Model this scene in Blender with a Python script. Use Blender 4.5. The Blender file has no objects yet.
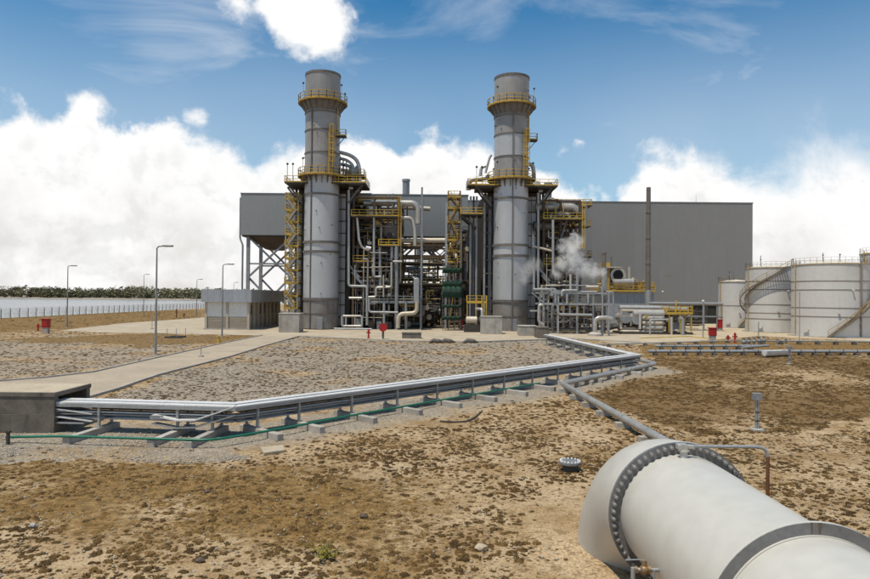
import bpy, bmesh, math, random
import numpy as np
from mathutils import Vector, Matrix, noise as mnoise
R = math.radians
# ------------------------------------------------------------------ camera
F, CAMH, PITCH, ROLL = 650.0, 6.0, R(.66), R(.5)
sc = bpy.context.scene
COL = sc.collection
cd = bpy.data.cameras.new('camera'); cam = bpy.data.objects.new('camera', cd); COL.objects.link(cam)
CR = Matrix.Rotation(math.pi/2+PITCH, 3, 'X') @ Matrix.Rotation(ROLL, 3, 'Z')
cam.location = (0, 0, CAMH); cam.rotation_euler = CR.to_euler()
cd.sensor_width = 36; cd.lens = F/870*36; cd.clip_end = 12000; cd.clip_start = .1
sc.camera = cam
# ------------------------------------------------------------------ render settings
sc.view_settings.view_transform = 'Standard'; sc.view_settings.look = 'None'
sc.view_settings.exposure = -0.1; sc.view_settings.gamma = 1
sc.render.engine = 'CYCLES'
sc.cycles.use_denoising = True; sc.cycles.max_bounces = 6; sc.cycles.diffuse_bounces = 3
sc.cycles.volume_bounces = 3; sc.cycles.transparent_max_bounces = 12
sc.cycles.use_adaptive_sampling = True; sc.cycles.adaptive_threshold = .02
# ------------------------------------------------------------------ sun and sky
EL, AZ = R(70), math.atan2(-.74, -.66)                     # azimuth clockwise from +Y (left, a little in front)
SUNV = Vector((math.sin(AZ)*math.cos(EL), math.cos(AZ)*math.cos(EL), math.sin(EL)))
ld = bpy.data.lights.new('sun', 'SUN'); ld.energy = 5.0; ld.angle = R(.6); ld.color = (1, .91, .77)
sun = bpy.data.objects.new('sun', ld); COL.objects.link(sun)
sun.rotation_euler = SUNV.to_track_quat('Z', 'Y').to_euler(); sun.location = (-60, -40, 120)
world = bpy.data.worlds.new('World'); sc.world = world; world.use_nodes = True

class NT:
    """small helper for node trees"""
    def __init__(s, tree):
        s.t = tree; s.n = tree.nodes; s.l = tree.links
    def add(s, typ, **kw):
        n = s.n.new(typ)
        for k, v in kw.items(): setattr(n, k, v)
        return n
    def put(s, sock, v):
        if v is None: return
        if isinstance(v, bpy.types.NodeSocket): s.l.new(v, sock)
        else: sock.default_value = v
    def m(s, op, a, b=None, c=None, clamp=False):
        n = s.add('ShaderNodeMath', operation=op, use_clamp=clamp)
        for i, v in enumerate((a, b, c)): s.put(n.inputs[i], v)
        return n.outputs[0]
    def vm(s, op, a, b=None):
        n = s.add('ShaderNodeVectorMath', operation=op); s.put(n.inputs[0], a); s.put(n.inputs[1], b)
        return n.outputs['Value'] if op in ('DOT_PRODUCT', 'LENGTH', 'DISTANCE') else n.outputs[0]
    def noise(s, vec, scale, detail=4, rough=.55, dist=0, lac=2):
        n = s.add('ShaderNodeTexNoise'); s.put(n.inputs['Vector'], vec); s.put(n.inputs['Scale'], scale)
        n.inputs['Detail'].default_value = detail; n.inputs['Roughness'].default_value = rough
        n.inputs['Distortion'].default_value = dist; n.inputs['Lacunarity'].default_value = lac
        return n.outputs['Fac']
    def mix(s, f, a, b, mode='MIX'):
        n = s.add('ShaderNodeMix', data_type='RGBA', blend_type=mode)
        s.put(n.inputs[0], f); s.put(n.inputs[6], a); s.put(n.inputs[7], b)
        return n.outputs[2]
    def ramp(s, f, pts, interp='LINEAR'):
        n = s.add('ShaderNodeValToRGB'); s.put(n.inputs[0], f); cr = n.color_ramp; cr.interpolation = interp
        while len(cr.elements) < len(pts): cr.elements.new(.5)
        for e, (p, c) in zip(cr.elements, pts):
            e.position = p; e.color = (c, c, c, 1) if not hasattr(c, '__len__') else (*c[:3], 1)
        return n.outputs[0]
    def step(s, v, a, b):
        n = s.add('ShaderNodeMapRange', interpolation_type='SMOOTHSTEP')
        s.put(n.inputs[0], v); s.put(n.inputs[1], a); s.put(n.inputs[2], b)
        return n.outputs[0]
    def scale(s, vec, v):
        n = s.add('ShaderNodeMapping'); s.put(n.inputs[0], vec); n.inputs['Scale'].default_value = v
        return n.outputs[0]

def ray(px, py):
    return CR @ Vector(((px-435)/F, (289.5-py)/F, -1))
def gnd(px, py, z=0.):
    d = ray(px, py); t = (z-CAMH)/d.z
    return Vector((d.x*t, d.y*t, z))
def at(px, py, Y):
    d = ray(px, py); t = Y/d.y
    return Vector((d.x*t, Y, CAMH+d.z*t))
def Xp(px, Y, py=297): return at(px, py, Y).x
def Zp(py, Y, px=435): return at(px, py, Y).z

def build_sky():
    w = NT(world.node_tree); w.n.clear()
    out = w.add('ShaderNodeOutputWorld'); bg = w.add('ShaderNodeBackground'); w.l.new(bg.outputs[0], out.inputs[0])
    sky = w.add('ShaderNodeTexSky', sky_type='NISHITA'); sky.sun_disc = False
    sky.sun_elevation = EL; sky.sun_rotation = AZ; sky.air_density = 1.0; sky.dust_density = .6; sky.ozone_density = 2.0; sky.altitude = 0
    tc = w.add('ShaderNodeTexCoord'); d = tc.outputs['Generated']
    sx = w.add('ShaderNodeSeparateXYZ'); w.l.new(d, sx.inputs[0]); dx, dy, dz = sx.outputs
    az = w.m('ARCTAN2', dx, dy)
    te = w.m('DIVIDE', dz, w.m('SQRT', w.m('ADD', w.m('MULTIPLY', dx, dx), w.m('MULTIPLY', dy, dy))))
    # height of the cumulus bank as the photograph shows it, going on in the same way all round
    knots = [(-30, 118), (0, 112), (45, 116), (88, 92), (108, 128), (150, 118), (200, 142), (250, 148), (300, 126), (345, 152), (390, 142),
             (430, 126), (470, 142), (520, 168), (570, 178), (610, 186), (650, 160), (690, 142), (722, 140), (745, 162), (790, 146), (840, 138), (890, 146)]
    pts = []
    for px, py in knots:
        r = ray(px, py); pts.append((math.atan2(r.x, r.y), r.z/math.hypot(r.x, r.y)))
    rnd = random.Random(5); a = pts[-1][0]+.09; tail = []
    while a < math.pi-.05: tail.append((a, rnd.uniform(.17, .29))); a += .32
    head = [(-b, rnd.uniform(.17, .29)) for b, _ in tail if -b < pts[0][0]-.06]
    allp = sorted(head+pts+tail)
    # colour ramps hold 32 stops: one node for the left half of the round, one for the right
    def bank(ps, lo, hi):
        ps = [p for p in ps if lo <= p[0] <= hi][:31]
        return w.ramp(w.m('DIVIDE', w.m('SUBTRACT', az, lo), hi-lo, clamp=True), [((p-lo)/(hi-lo), h) for p, h in ps], 'EASE')
    mid = pts[12][0]
    b1 = bank(allp, -math.pi, mid); b2 = bank(allp, mid, math.pi)
    bk = w.m('ADD', w.m('MULTIPLY', b1, w.m('LESS_THAN', az, mid)), w.m('MULTIPLY', b2, w.m('GREATER_THAN', az, mid-1e-6)))
    n1 = w.noise(d, 9, 9, .58, .25); n2 = w.noise(w.vm('ADD', d, (3.1, 1.7, .4)), 28, 6, .6)
    nn = w.m('ADD', w.m('MULTIPLY', w.m('SUBTRACT', n1, .5), .20), w.m('MULTIPLY', w.m('SUBTRACT', n2, .5), .05))
    h = w.m('ADD', w.m('SUBTRACT', bk, te), nn)
    soft = w.m('ADD', w.m('MULTIPLY', w.step(w.noise(d, 1.6, 2, .5), .46, .66), .02), w.m('MULTIPLY', w.step(az, .38, .56), .055))
    bankm = w.step(h, w.m('MULTIPLY', soft, -.5), w.m('ADD', soft, .022))
    # single clouds
    blob = None
    for px, py, rr in ((305, 12, .062), (322, 32, .045), (282, 2, .05), (238, 4, .030), (300, -28, .06), (86, 108, .028), (197, 112, .012), (578, 141, .010), (563, 150, .008)):
        c = ray(px, py).normalized()
        q = w.m('SUBTRACT', 1.0, w.m('DIVIDE', w.vm('DISTANCE', w.vm('NORMALIZE', d), tuple(c)), rr))
        q = w.m('MULTIPLY', q, rr)
        blob = q if blob is None else w.m('SMOOTH_MAX', blob, q, .012)
    bl = w.step(w.m('ADD', blob, w.m('MULTIPLY', nn, .62)), -.004, .02)
    cum = w.m('MAXIMUM', bankm, bl)
    # thin high streaks
    ro = w.add('ShaderNodeMapping'); w.l.new(d, ro.inputs[0]); ro.inputs['Rotation'].default_value = (0, R(-32), 0); ro.inputs['Scale'].default_value = (2.0, 2.2, 6.0)
    ci = w.noise(ro.outputs[0], 1.7, 7, .6, .6); ci2 = w.noise(d, 2.2, 3, .5)
    cirrus = w.m('MULTIPLY', w.step(ci, .36, .82), w.step(ci2, .28, .60))
    veil = w.m('MULTIPLY', w.step(te, .52, .12), .42)
    thin = w.m('MAXIMUM', w.m('MULTIPLY', cirrus, .55), w.m('MULTIPLY', veil, w.m('ADD', .45, w.m('MULTIPLY', ci2, 1.1))), clamp=True)
    # cloud light
    s1 = w.noise(w.vm('ADD', d, (0, 0, .035)), 8, 7, .6)
    depth = w.step(h, .03, .22)
    shade = w.m('MULTIPLY', depth, w.step(s1, .38, .66))
    rel = w.m('SUBTRACT', w.noise(w.vm('ADD', d, (-.012, 0, .022)), 9, 9, .58, .25), n1)
    relief = w.m('MULTIPLY', w.step(rel, -.01, .10), w.step(h, .012, .06))
    cc = w.mix(shade, (1.09, 1.085, 1.08, 1), (.80, .775, .74, 1))
    cc = w.mix(w.m('MULTIPLY', relief, .32), cc, (.70, .70, .71, 1))
    hs = w.add('ShaderNodeHueSaturation'); hs.inputs['Saturation'].default_value = 1.22; w.l.new(sky.outputs[0], hs.inputs['Color'])
    skyc = w.mix(1.0, hs.outputs[0], (SKYK*.30, SKYK*1.22, SKYK*1.36, 1), 'MULTIPLY')
    c1 = w.mix(thin, skyc, (.93, .96, 1.0, 1))
    c2 = w.mix(cum, c1, cc)
    w.l.new(c2, bg.inputs[0]); bg.inputs[1].default_value = 1.0
SKYK = .090                                                # strength of the Nishita sky
build_sky()

# ------------------------------------------------------------------ mesh helpers
class MB:
    def __init__(s): s.v = []; s.f = []
    def box(s, a, b):
        x0, y0, z0 = a; x1, y1, z1 = b
        s.hexa([(x0, y0, z0), (x1, y0, z0), (x1, y1, z0), (x0, y1, z0), (x0, y0, z1), (x1, y0, z1), (x1, y1, z1), (x0, y1, z1)])
        return s
    def hexa(s, p):
        k = len(s.v); s.v += [tuple(q) for q in p]
        s.f += [tuple(k+i for i in f) for f in ((3, 2, 1, 0), (4, 5, 6, 7), (0, 1, 5, 4), (1, 2, 6, 5), (2, 3, 7, 6), (3, 0, 4, 7))]
    def bar(s, a, b, w=.2, h=None, up=(0, 0, 1)):
        """rectangular bar from a to b"""
        a, b = Vector(a), Vector(b); d = (b-a).normalized(); u = Vector(up)
        if abs(d.dot(u)) > .98: u = Vector((0, 1, 0))
        r = d.cross(u).normalized()*(w/2); t = r.cross(d).normalized()*((h or w)/2)
        s.hexa([a-r-t, a+r-t, a+r+t, a-r+t, b-r-t, b+r-t, b+r+t, b-r+t]); return s
    def tube(s, pts, r, n=10, bend=0, cap=True):
        p = [Vector(q) for q in pts]
        if bend and len(p) > 2:
            o = [p[0]]
            for i in range(1, len(p)-1):
                a, b, c = p[i-1], p[i], p[i+1]; da, dc = (a-b), (c-b)
                L = min(bend, da.length*.49, dc.length*.49); a2 = b+da.normalized()*L; c2 = b+dc.normalized()*L
                for k in range(5):
                    t = k/4; o.append(a2*(1-t)**2+b*2*t*(1-t)+c2*t*t)
            o.append(p[-1]); p = o
        m = len(p); k0 = len(s.v); nrm = None
        for i in range(m):
            d = (p[min(i+1, m-1)]-p[max(i-1, 0)]).normalized()
            if nrm is None:
                u = Vector((0, 0, 1)) if abs(d.z) < .9 else Vector((1, 0, 0)); nrm = (u-d*u.dot(d)).normalized()
            else: nrm = (nrm-d*nrm.dot(d)).normalized()
            bi = d.cross(nrm); rr = r[i] if hasattr(r, '__len__') else r
            for j in range(n):
                an = 2*math.pi*j/n; s.v.append(tuple(p[i]+(nrm*math.cos(an)+bi*math.sin(an))*rr))
        for i in range(m-1):
            for j in range(n):
                a = k0+i*n+j; b = k0+i*n+(j+1) % n; s.f.append((a, b, b+n, a+n))
        if cap:
            s.f.append(tuple(k0+j for j in range(n))[::-1]); s.f.append(tuple(k0+(m-1)*n+j for j in range(n)))
        return s
    def lathe(s, prof, c, n=32, closed=False, a0=0, a1=2*math.pi):
        """profile [(r, z)] round the vertical through c"""
        k = len(s.v); full = abs(a1-a0-2*math.pi) < 1e-6; nn = n if full else n+1
        for r, z in prof:
            for j in range(nn):
                a = a0+(a1-a0)*j/n; s.v.append((c[0]+r*math.cos(a), c[1]+r*math.sin(a), c[2]+z))
        m = len(prof); rng = range(m) if closed else range(m-1)
        for i in rng:
            i2 = (i+1) % m
            for j in range(n):
                j2 = (j+1) % nn; s.f.append((k+i*nn+j, k+i*nn+j2, k+i2*nn+j2, k+i2*nn+j))
        return s
    def poly(s, pts, z0, z1):
        k = len(s.v); n = len(pts)
        s.v += [(p[0], p[1], z0) for p in pts]+[(p[0], p[1], z1) for p in pts]
        s.f.append(tuple(range(k+n-1, k-1, -1))); s.f.append(tuple(range(k+n, k+2*n)))
        for i in range(n): s.f.append((k+i, k+(i+1) % n, k+n+(i+1) % n, k+n+i))
        return s
    def ball(s, c, r, n=10, m=6, sz=1):
        prof = [(max(1e-4, r*math.sin(math.pi*i/m)), -r*sz*math.cos(math.pi*i/m)) for i in range(m+1)]
        return s.lathe(prof, c, n)
    def rail(s, pts, h=1.1, r=.045, sp=1.6, toe=True):
        for a, b in zip(pts, pts[1:]):
            a, b = Vector(a), Vector(b); L = (b-a).length; k = max(1, round(L/sp))
            for i in range(k+1):
                q = a.lerp(b, i/k); s.bar(q, q+Vector((0, 0, h)), r*1.7)
            for z in (h, h*.52): s.bar(a+Vector((0, 0, z)), b+Vector((0, 0, z)), r*2)
            if toe: s.bar(a+Vector((0, 0, .1)), b+Vector((0, 0, .1)), .03, .2)
        return s

def build(name, mb, mat, parent=None, smooth=True, bevel=0):
    me = bpy.data.meshes.new(name); loc = Vector(WLOC.get(parent.name, (0, 0, 0))) if parent else Vector()
    me.from_pydata([tuple(Vector(v)-loc) for v in mb.v], [], mb.f)
    bm = bmesh.new(); bm.from_mesh(me); bmesh.ops.recalc_face_normals(bm, faces=bm.faces); bm.to_mesh(me); bm.free()
    if smooth:
        me.polygons.foreach_set('use_smooth', [True]*len(me.polygons)); me.set_sharp_from_angle(angle=R(38))
    me.materials.append(M[mat] if isinstance(mat, str) else mat)
    o = bpy.data.objects.new(name, me); COL.objects.link(o)
    if parent: o.parent = parent; WLOC[o.name] = loc
    if bevel:
        b = o.modifiers.new('bevel', 'BEVEL'); b.width = bevel; b.segments = 2; b.limit_method = 'ANGLE'
    return o
WLOC = {}
def thing(name, label, cat, loc, group=None):
    o = bpy.data.objects.new(name, None); COL.objects.link(o); o.location = loc; o.empty_display_size = .3
    WLOC[o.name] = tuple(loc); tag(o, label, cat, group); return o
def tag(o, label, cat, group=None):
    o['label'] = label; o['category'] = cat
    if group: o['group'] = group
    return o
def struct(o, kind='structure'): o['kind'] = kind; return o

# ------------------------------------------------------------------ materials
M = {}
def mat(name, c1, c2=None, rough=.6, metal=0., scale=.8, amt=.6, streak=0, streakc=(.10, .05, .02), bump=.0, bscale=20, rnd=.16, spec=.4, wave=None, fine=.16):
    m = bpy.data.materials.new(name); m.use_nodes = True; w = NT(m.node_tree); w.n.clear()
    out = w.add('ShaderNodeOutputMaterial'); p = w.add('ShaderNodeBsdfPrincipled'); w.l.new(p.outputs[0], out.inputs[0])
    tc = w.add('ShaderNodeTexCoord'); co = tc.outputs['Object']; oi = w.add('ShaderNodeObjectInfo'); rv = oi.outputs['Random']
    off = w.add('ShaderNodeCombineXYZ'); w.put(off.inputs[0], w.m('MULTIPLY', rv, 37.)); w.put(off.inputs[1], w.m('MULTIPLY', rv, 61.))
    co = w.vm('ADD', co, off.outputs[0])
    c2 = c2 or tuple(x*.6 for x in c1)
    n = w.noise(co, scale, 6, .6, .3)
    c = w.mix(w.m('MULTIPLY', w.step(n, .35, .72), amt), (*c1, 1), (*c2, 1))
    n2 = w.noise(co, scale*9, 4, .6)
    c = w.mix(1.0, c, w.ramp(n2, [(.25, 1-fine*1.25), (.75, 1+fine*.75)]), 'MULTIPLY')
    if streak:
        st = w.noise(w.scale(co, (2.2, 2.2, .10)), 1.3, 5, .62); st2 = w.noise(co, .35, 3, .5)
        c = w.mix(w.m('MULTIPLY', w.m('MULTIPLY', w.step(st, .50, .74), w.step(st2, .38, .62)), streak), c, (*streakc, 1))
    br = w.m('ADD', 1-rnd/2, w.m('MULTIPLY', rv, rnd)); cb = w.add('ShaderNodeCombineXYZ')
    for i in range(3): w.put(cb.inputs[i], br)
    c = w.mix(1.0, c, cb.outputs[0], 'MULTIPLY')
    w.l.new(c, p.inputs['Base Color'])
    w.put(p.inputs['Roughness'], w.m('ADD', rough-.1, w.m('MULTIPLY', n2, .2)))
    p.inputs['Metallic'].default_value = metal; p.inputs['Specular IOR Level'].default_value = spec
    hgt = None
    if bump: hgt = w.m('MULTIPLY', w.noise(co, bscale, 5, .6), bump)
    if wave:
        wv = w.add('ShaderNodeTexWave', wave_type='BANDS', bands_direction='X'); w.l.new(tc.outputs['Object'], wv.inputs[0])
        wv.inputs['Scale'].default_value = wave; wv.inputs['Distortion'].default_value = 0
        q = w.m('MULTIPLY', wv.outputs['Fac'], .05); hgt = q if hgt is None else w.m('ADD', hgt, q)
    if hgt is not None:
        b = w.add('ShaderNodeBump'); b.inputs['Strength'].default_value = .6; b.inputs['Distance'].default_value = 1.0
        w.l.new(hgt, b.inputs['Height']); w.l.new(b.outputs[0], p.inputs['Normal'])
    M[name] = m; return m
mat('stack_steel', (.42, .425, .435), (.36, .36, .365), .42, .25, .14, .5, streak=.28, streakc=(.27, .25, .225), fine=.04)
mat('stack_upper', (.31, .295, .28), (.22, .20, .185), .45, .25, .16, .7, streak=.5, streakc=(.17, .14, .115), fine=.06)
mat('stack_base', (.22, .205, .19), (.14, .125, .11), .7, 0, .5, .7, streak=.7, streakc=(.12, .09, .06))
mat('ring_steel', (.16, .145, .13), (.10, .085, .07), .6, .2, .8)
mat('dark_steel', (.065, .057, .05), (.038, .032, .028), .65, .15, .6)
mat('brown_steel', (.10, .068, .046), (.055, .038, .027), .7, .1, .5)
mat('grey_steel', (.26, .275, .29), (.17, .175, .18), .5, .25, .8, .6, streak=.3)
mat('galvanised', (.34, .35, .355), (.24, .245, .245), .45, .35, 1.5, .6)
mat('cladding', (.50, .48, .445), (.34, .32, .285), .38, .45, 1.0, .6, rnd=.3, streak=.3, streakc=(.2, .15, .1))
mat('cream_pipe', (.52, .46, .37), (.36, .30, .22), .5, .2, .8, .6, streak=.3)
mat('yellow', (.56, .36, .035), (.40, .23, .03), .55, 0, 1.1, .6, streak=.5, streakc=(.16, .075, .02), rnd=.25)
mat('yellow_worn', (.42, .29, .08), (.25, .15, .05), .6, 0, 1.1, .8)
mat('hall_panel', (.235, .23, .224), (.215, .21, .205), .55, .1, .04, .4, rnd=.03, wave=1.6, streak=.06, streakc=(.14, .13, .12), fine=.03)
mat('house_panel', (.28, .285, .28), (.26, .262, .258), .5, .15, .05, .4, rnd=.03, wave=1.6, fine=.03)
mat('roof_trim', (.19, .19, .195), None, .5, .2)
mat('fascia', (.33, .35, .38), (.26, .27, .29), .5, .2, .5, .5, rnd=.06)
mat('concrete', (.40, .37, .33), (.24, .215, .185), .85, 0, .7, .75, streak=.55, streakc=(.10, .085, .07), bump=.010, bscale=14)
mat('concrete_stained', (.165, .143, .12), (.085, .072, .06), .9, 0, 1.1, .85, streak=.8, streakc=(.045, .038, .032), bump=.012, bscale=10)
mat('concrete_top', (.43, .36, .265), (.33, .265, .185), .9, 0, .8, .8, bump=.008, bscale=25)
mat('white_wall', (.62, .61, .58), (.50, .48, .45), .8, 0, .6, .5, streak=.3, streakc=(.25, .21, .17))
mat('brown_wall', (.29, .25, .20), (.22, .18, .14), .9, 0, .8, .6, bump=.01, bscale=12)
mat('pilaster', (.42, .37, .30), (.32, .28, .22), .85, 0, .7, .6)
mat('tank_paint', (.56, .545, .52), (.49, .47, .44), .45, .05, .16, .6, streak=.35, streakc=(.40, .34, .27), rnd=.05, fine=.05)
mat('tank_roof', (.60, .56, .48), (.45, .40, .32), .6)
mat('seam', (.24, .20, .165), (.17, .12, .08), .7)
mat('rusty_rim', (.42, .32, .17), (.28, .17, .08), .7, 0, 1.5, .8)
mat('stair_steel', (.20, .165, .125), (.13, .10, .07), .7, .1)
mat('red', (.36, .012, .012), (.27, .01, .012), .45, 0, 1, .5)
mat('green_net', (.010, .045, .026), (.008, .024, .016), .8, 0, 1.2, .7)
mat('green_pipe', (.012, .14, .085), (.01, .10, .06), .4, 0, 1.5, .6)
mat('rust', (.17, .065, .028), (.09, .038, .02), .8, .1, 3, .8)
mat('old_rust', (.15, .10, .065), (.12, .085, .06), .8, .1, 3, .8)
mat('mast_rust', (.19, .165, .145), (.12, .095, .08), .7, .1, .5, .8, streak=.6, streakc=(.10, .05, .03))
mat('lamp_pole', (.26, .26, .25), (.19, .18, .17), .5, .35)
mat('lamp_glass', (.55, .55, .53), None, .3)
mat('tray_cover', (.60, .59, .575), (.47, .455, .43), .48, .08, 1.2, .5, rnd=.10)
mat('big_pipe', (.47, .452, .41), (.435, .412, .365), .36, 0, .35, .4, rnd=.02, streak=.22, streakc=(.37, .33, .265), fine=.06)
mat('flange_grey', (.20, .20, .20), (.14, .135, .13), .5, .3, 1.5, .6)
mat('bolt', (.33, .32, .31), (.22, .21, .20), .38, .5, 4, .5)
mat('pvc_white', (.70, .70, .68), (.58, .57, .54), .5)
mat('fence_wire', (.22, .21, .19), None, .6, .3)
mat('fence_post', (.33, .31, .28), (.24, .22, .19), .85)
mat('brass', (.30, .20, .10), (.14, .09, .05), .5, .4, 6, .8)
mat('dark_gap', (.03, .028, .026), None, .9)  # near-black that stands in for the shade inside openings
mat('yellow_line', (.55, .38, .06), (.42, .30, .10), .8, 0, 1, .8)
mat('trunk', (.10, .08, .06), None, .9)
# ------------------------------------------------------------------ numpy noise and projection
_rs = np.random.RandomState(11); _PT = _rs.rand(256, 256)
def vnoise(x, y):
    xi = np.floor(x).astype(int); yi = np.floor(y).astype(int); fx = x-xi; fy = y-yi
    fx = fx*fx*(3-2*fx); fy = fy*fy*(3-2*fy)
    g = lambda a, b: _PT[a & 255, b & 255]
    return (g(xi, yi)*(1-fx)+g(xi+1, yi)*fx)*(1-fy)+(g(xi, yi+1)*(1-fx)+g(xi+1, yi+1)*fx)*fy
def fbm(x, y, o=4):
    s = 0; a = .5; t = 0
    for i in range(o): s = s+a*vnoise(x*2**i+17.3*i, y*2**i+9.1*i); t += a; a *= .5
    return s/t
CRN = np.array(CR)
def proj(X, Y, Z=0):
    P = np.stack([X, Y, np.zeros_like(X)+Z-CAMH], -1)@CRN
    w = np.maximum(-P[..., 2], .5)
    return 435+F*P[..., 0]/w, 289.5-F*P[..., 1]/w
def inside(poly, x, y):
    r = np.zeros(x.shape, bool); n = len(poly)
    for i in range(n):
        (x1, y1), (x2, y2) = poly[i], poly[(i+1) % n]
        if y1 == y2: continue
        c = ((y1 > y) != (y2 > y)) & (x < (x2-x1)*(y-y1)/(y2-y1)+x1)
        r ^= c
    return r
def wpoly(pts): return [tuple(gnd(*p)[:2]) for p in pts]
def segdist(pl, x, y):
    d = np.full(x.shape, 1e9); side = np.zeros(x.shape)
    for (ax, ay), (bx, by) in zip(pl, pl[1:]):
        vx, vy = bx-ax, by-ay; L = vx*vx+vy*vy
        t = np.clip(((x-ax)*vx+(y-ay)*vy)/L, 0, 1); q = np.hypot(x-ax-t*vx, y-ay-t*vy)
        cr = np.sign(vx*(y-ay)-vy*(x-ax)); side = np.where(q < d, cr, side); d = np.minimum(d, q)
    return d, side

# rack line on the ground (world), used by the gravel and by the rack itself
RZ = 1.32                                                  # height of the tray cover
RK = [gnd(*p, RZ) for p in ((92, 402.5), (236, 406.5), (642, 354.5), (551, 334.5))]
RKG = [(p.x, p.y) for p in RK]
ROAD = wpoly([(-120, 388), (0, 381.6), (40, 378.6), (92, 372.7), (127, 364.8), (175, 354), (230, 342), (262, 335.6), (300, 336.2), (265, 346), (230, 357), (158, 375.5), (116, 390), (88, 398), (-120, 412)])
APRON = wpoly([(60, 330.5), (82, 328), (120, 323.5), (205, 317.5), (330, 312), (640, 316), (640, 343), (560, 338.5), (548, 340), (470, 342.5), (400, 341.5), (300, 336.8), (262, 335.4), (215, 334.5), (150, 333), (100, 332.6)])
RAPRON = wpoly([(600, 341), (600, 318), (880, 322), (1000, 330), (1000, 346), (870, 341), (760, 336), (690, 341.5), (640, 345)])
PITPX = [(-60, 433), (54, 433), (92, 421), (92, 402), (-60, 402)]
def zones(X, Y):
    px, py = proj(X, Y)
    wob = (fbm(X*.35, Y*.35)-.5); px2 = px+wob*60*np.clip(20/Y, .2, 1.2); py2 = py+wob*34*np.clip(20/np.maximum(Y, 5), .12, 1.2)
    central = inside([(88, 400), (300, 336), (548, 338), (640, 352), (420, 385), (236, 408)], px2, py2)
    left = inside([(-200, 340), (120, 335), (230, 334), (150, 360), (80, 376), (-200, 392)], px2, py2)
    d, s = segdist(RKG, X, Y)
    strip = np.clip(1.45-d/(2.7+1.8*wob), 0, 1)
    fl = inside([(-300, 470), (-300, 432), (60, 430), (200, 438), (240, 452), (150, 462), (40, 466)], px2, py2)
    grey = np.maximum(np.maximum(central*.72, left*.6), np.maximum(strip, fl*.85))
    right = inside([(655, 352), (1200, 348), (1200, 450), (870, 428), (790, 432), (690, 430), (600, 404), (560, 392), (640, 372)], px2, py2)
    rlow = inside([(690, 430), (790, 432), (870, 428), (1200, 450), (1200, 640), (800, 500), (735, 455)], px2, py2)
    mid = inside([(250, 452), (470, 414), (565, 395), (700, 446), (600, 470), (470, 470), (330, 500)], px2, py2)
    straw = inside([(-200, 322), (205, 309), (205, 318), (60, 330), (-200, 342)], px2, py2) | inside([(640, 344), (760, 338), (900, 343), (1200, 352), (640, 356)], px2, py2) | inside([(150, 333), (300, 337), (240, 344), (150, 346), (-20, 341)], px2, py2)
    ochre = np.clip((fbm(X*.16+3, Y*.16+8)-.33)*3.0, 0, 1)*np.clip((560-px)/260, 0, 1)*(py > 440)
    ochre = np.maximum(ochre*(1-grey), straw*.9)
    bare = inside([(505, 505), (560, 482), (600, 472), (600, 640), (420, 660), (500, 575), (528, 535)], px2, py2)
    path = inside([(800, 433), (835, 424), (875, 414), (1000, 400), (1000, 410), (880, 422), (840, 432), (800, 440)], px2, py2)
    patches = fbm(X*.13+40, Y*.13+2)
    dens = .58+(patches-.5)*1.5
    dens = np.where(right, .88+(patches-.5)*.9, dens); dens = np.where(rlow, .66+(patches-.5)*1.1, dens); dens = np.where(mid, .80+(patches-.5)*.8, dens)
    dens = np.where(central, .80+(patches-.5)*.5, dens); dens = np.where(left, .72+(patches-.5)*.5, dens)
    dens = np.where(straw, .42, dens)
    dens = dens*(1-np.clip(strip*1.25, 0, 1))*np.where(fl, .10, 1)*np.where(bare, .10, 1)*np.where(path, .04, 1)
    low = (py > 520) & (px > 120) & (px < 560)
    dens = np.where(low & ~bare, np.clip(dens+.12, 0, 1), dens)
    brown = np.clip(right*(.92+(patches-.5)*.5)+mid*.35+np.where(rlow, (patches-.55)*.5, (patches-.55)*.9), 0, 1)*(1-strip)*np.where(path | bare, 0, 1)*(1-.6*central)*np.where(fl, .15, 1)
    return grey, brown, ochre, np.clip(dens, 0, 1), bare | path

def col_attr(me, name, arr):
    a = me.color_attributes.new(name, 'FLOAT_COLOR', 'POINT'); a.data.foreach_set('color', arr.astype(np.float32).ravel())

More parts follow.
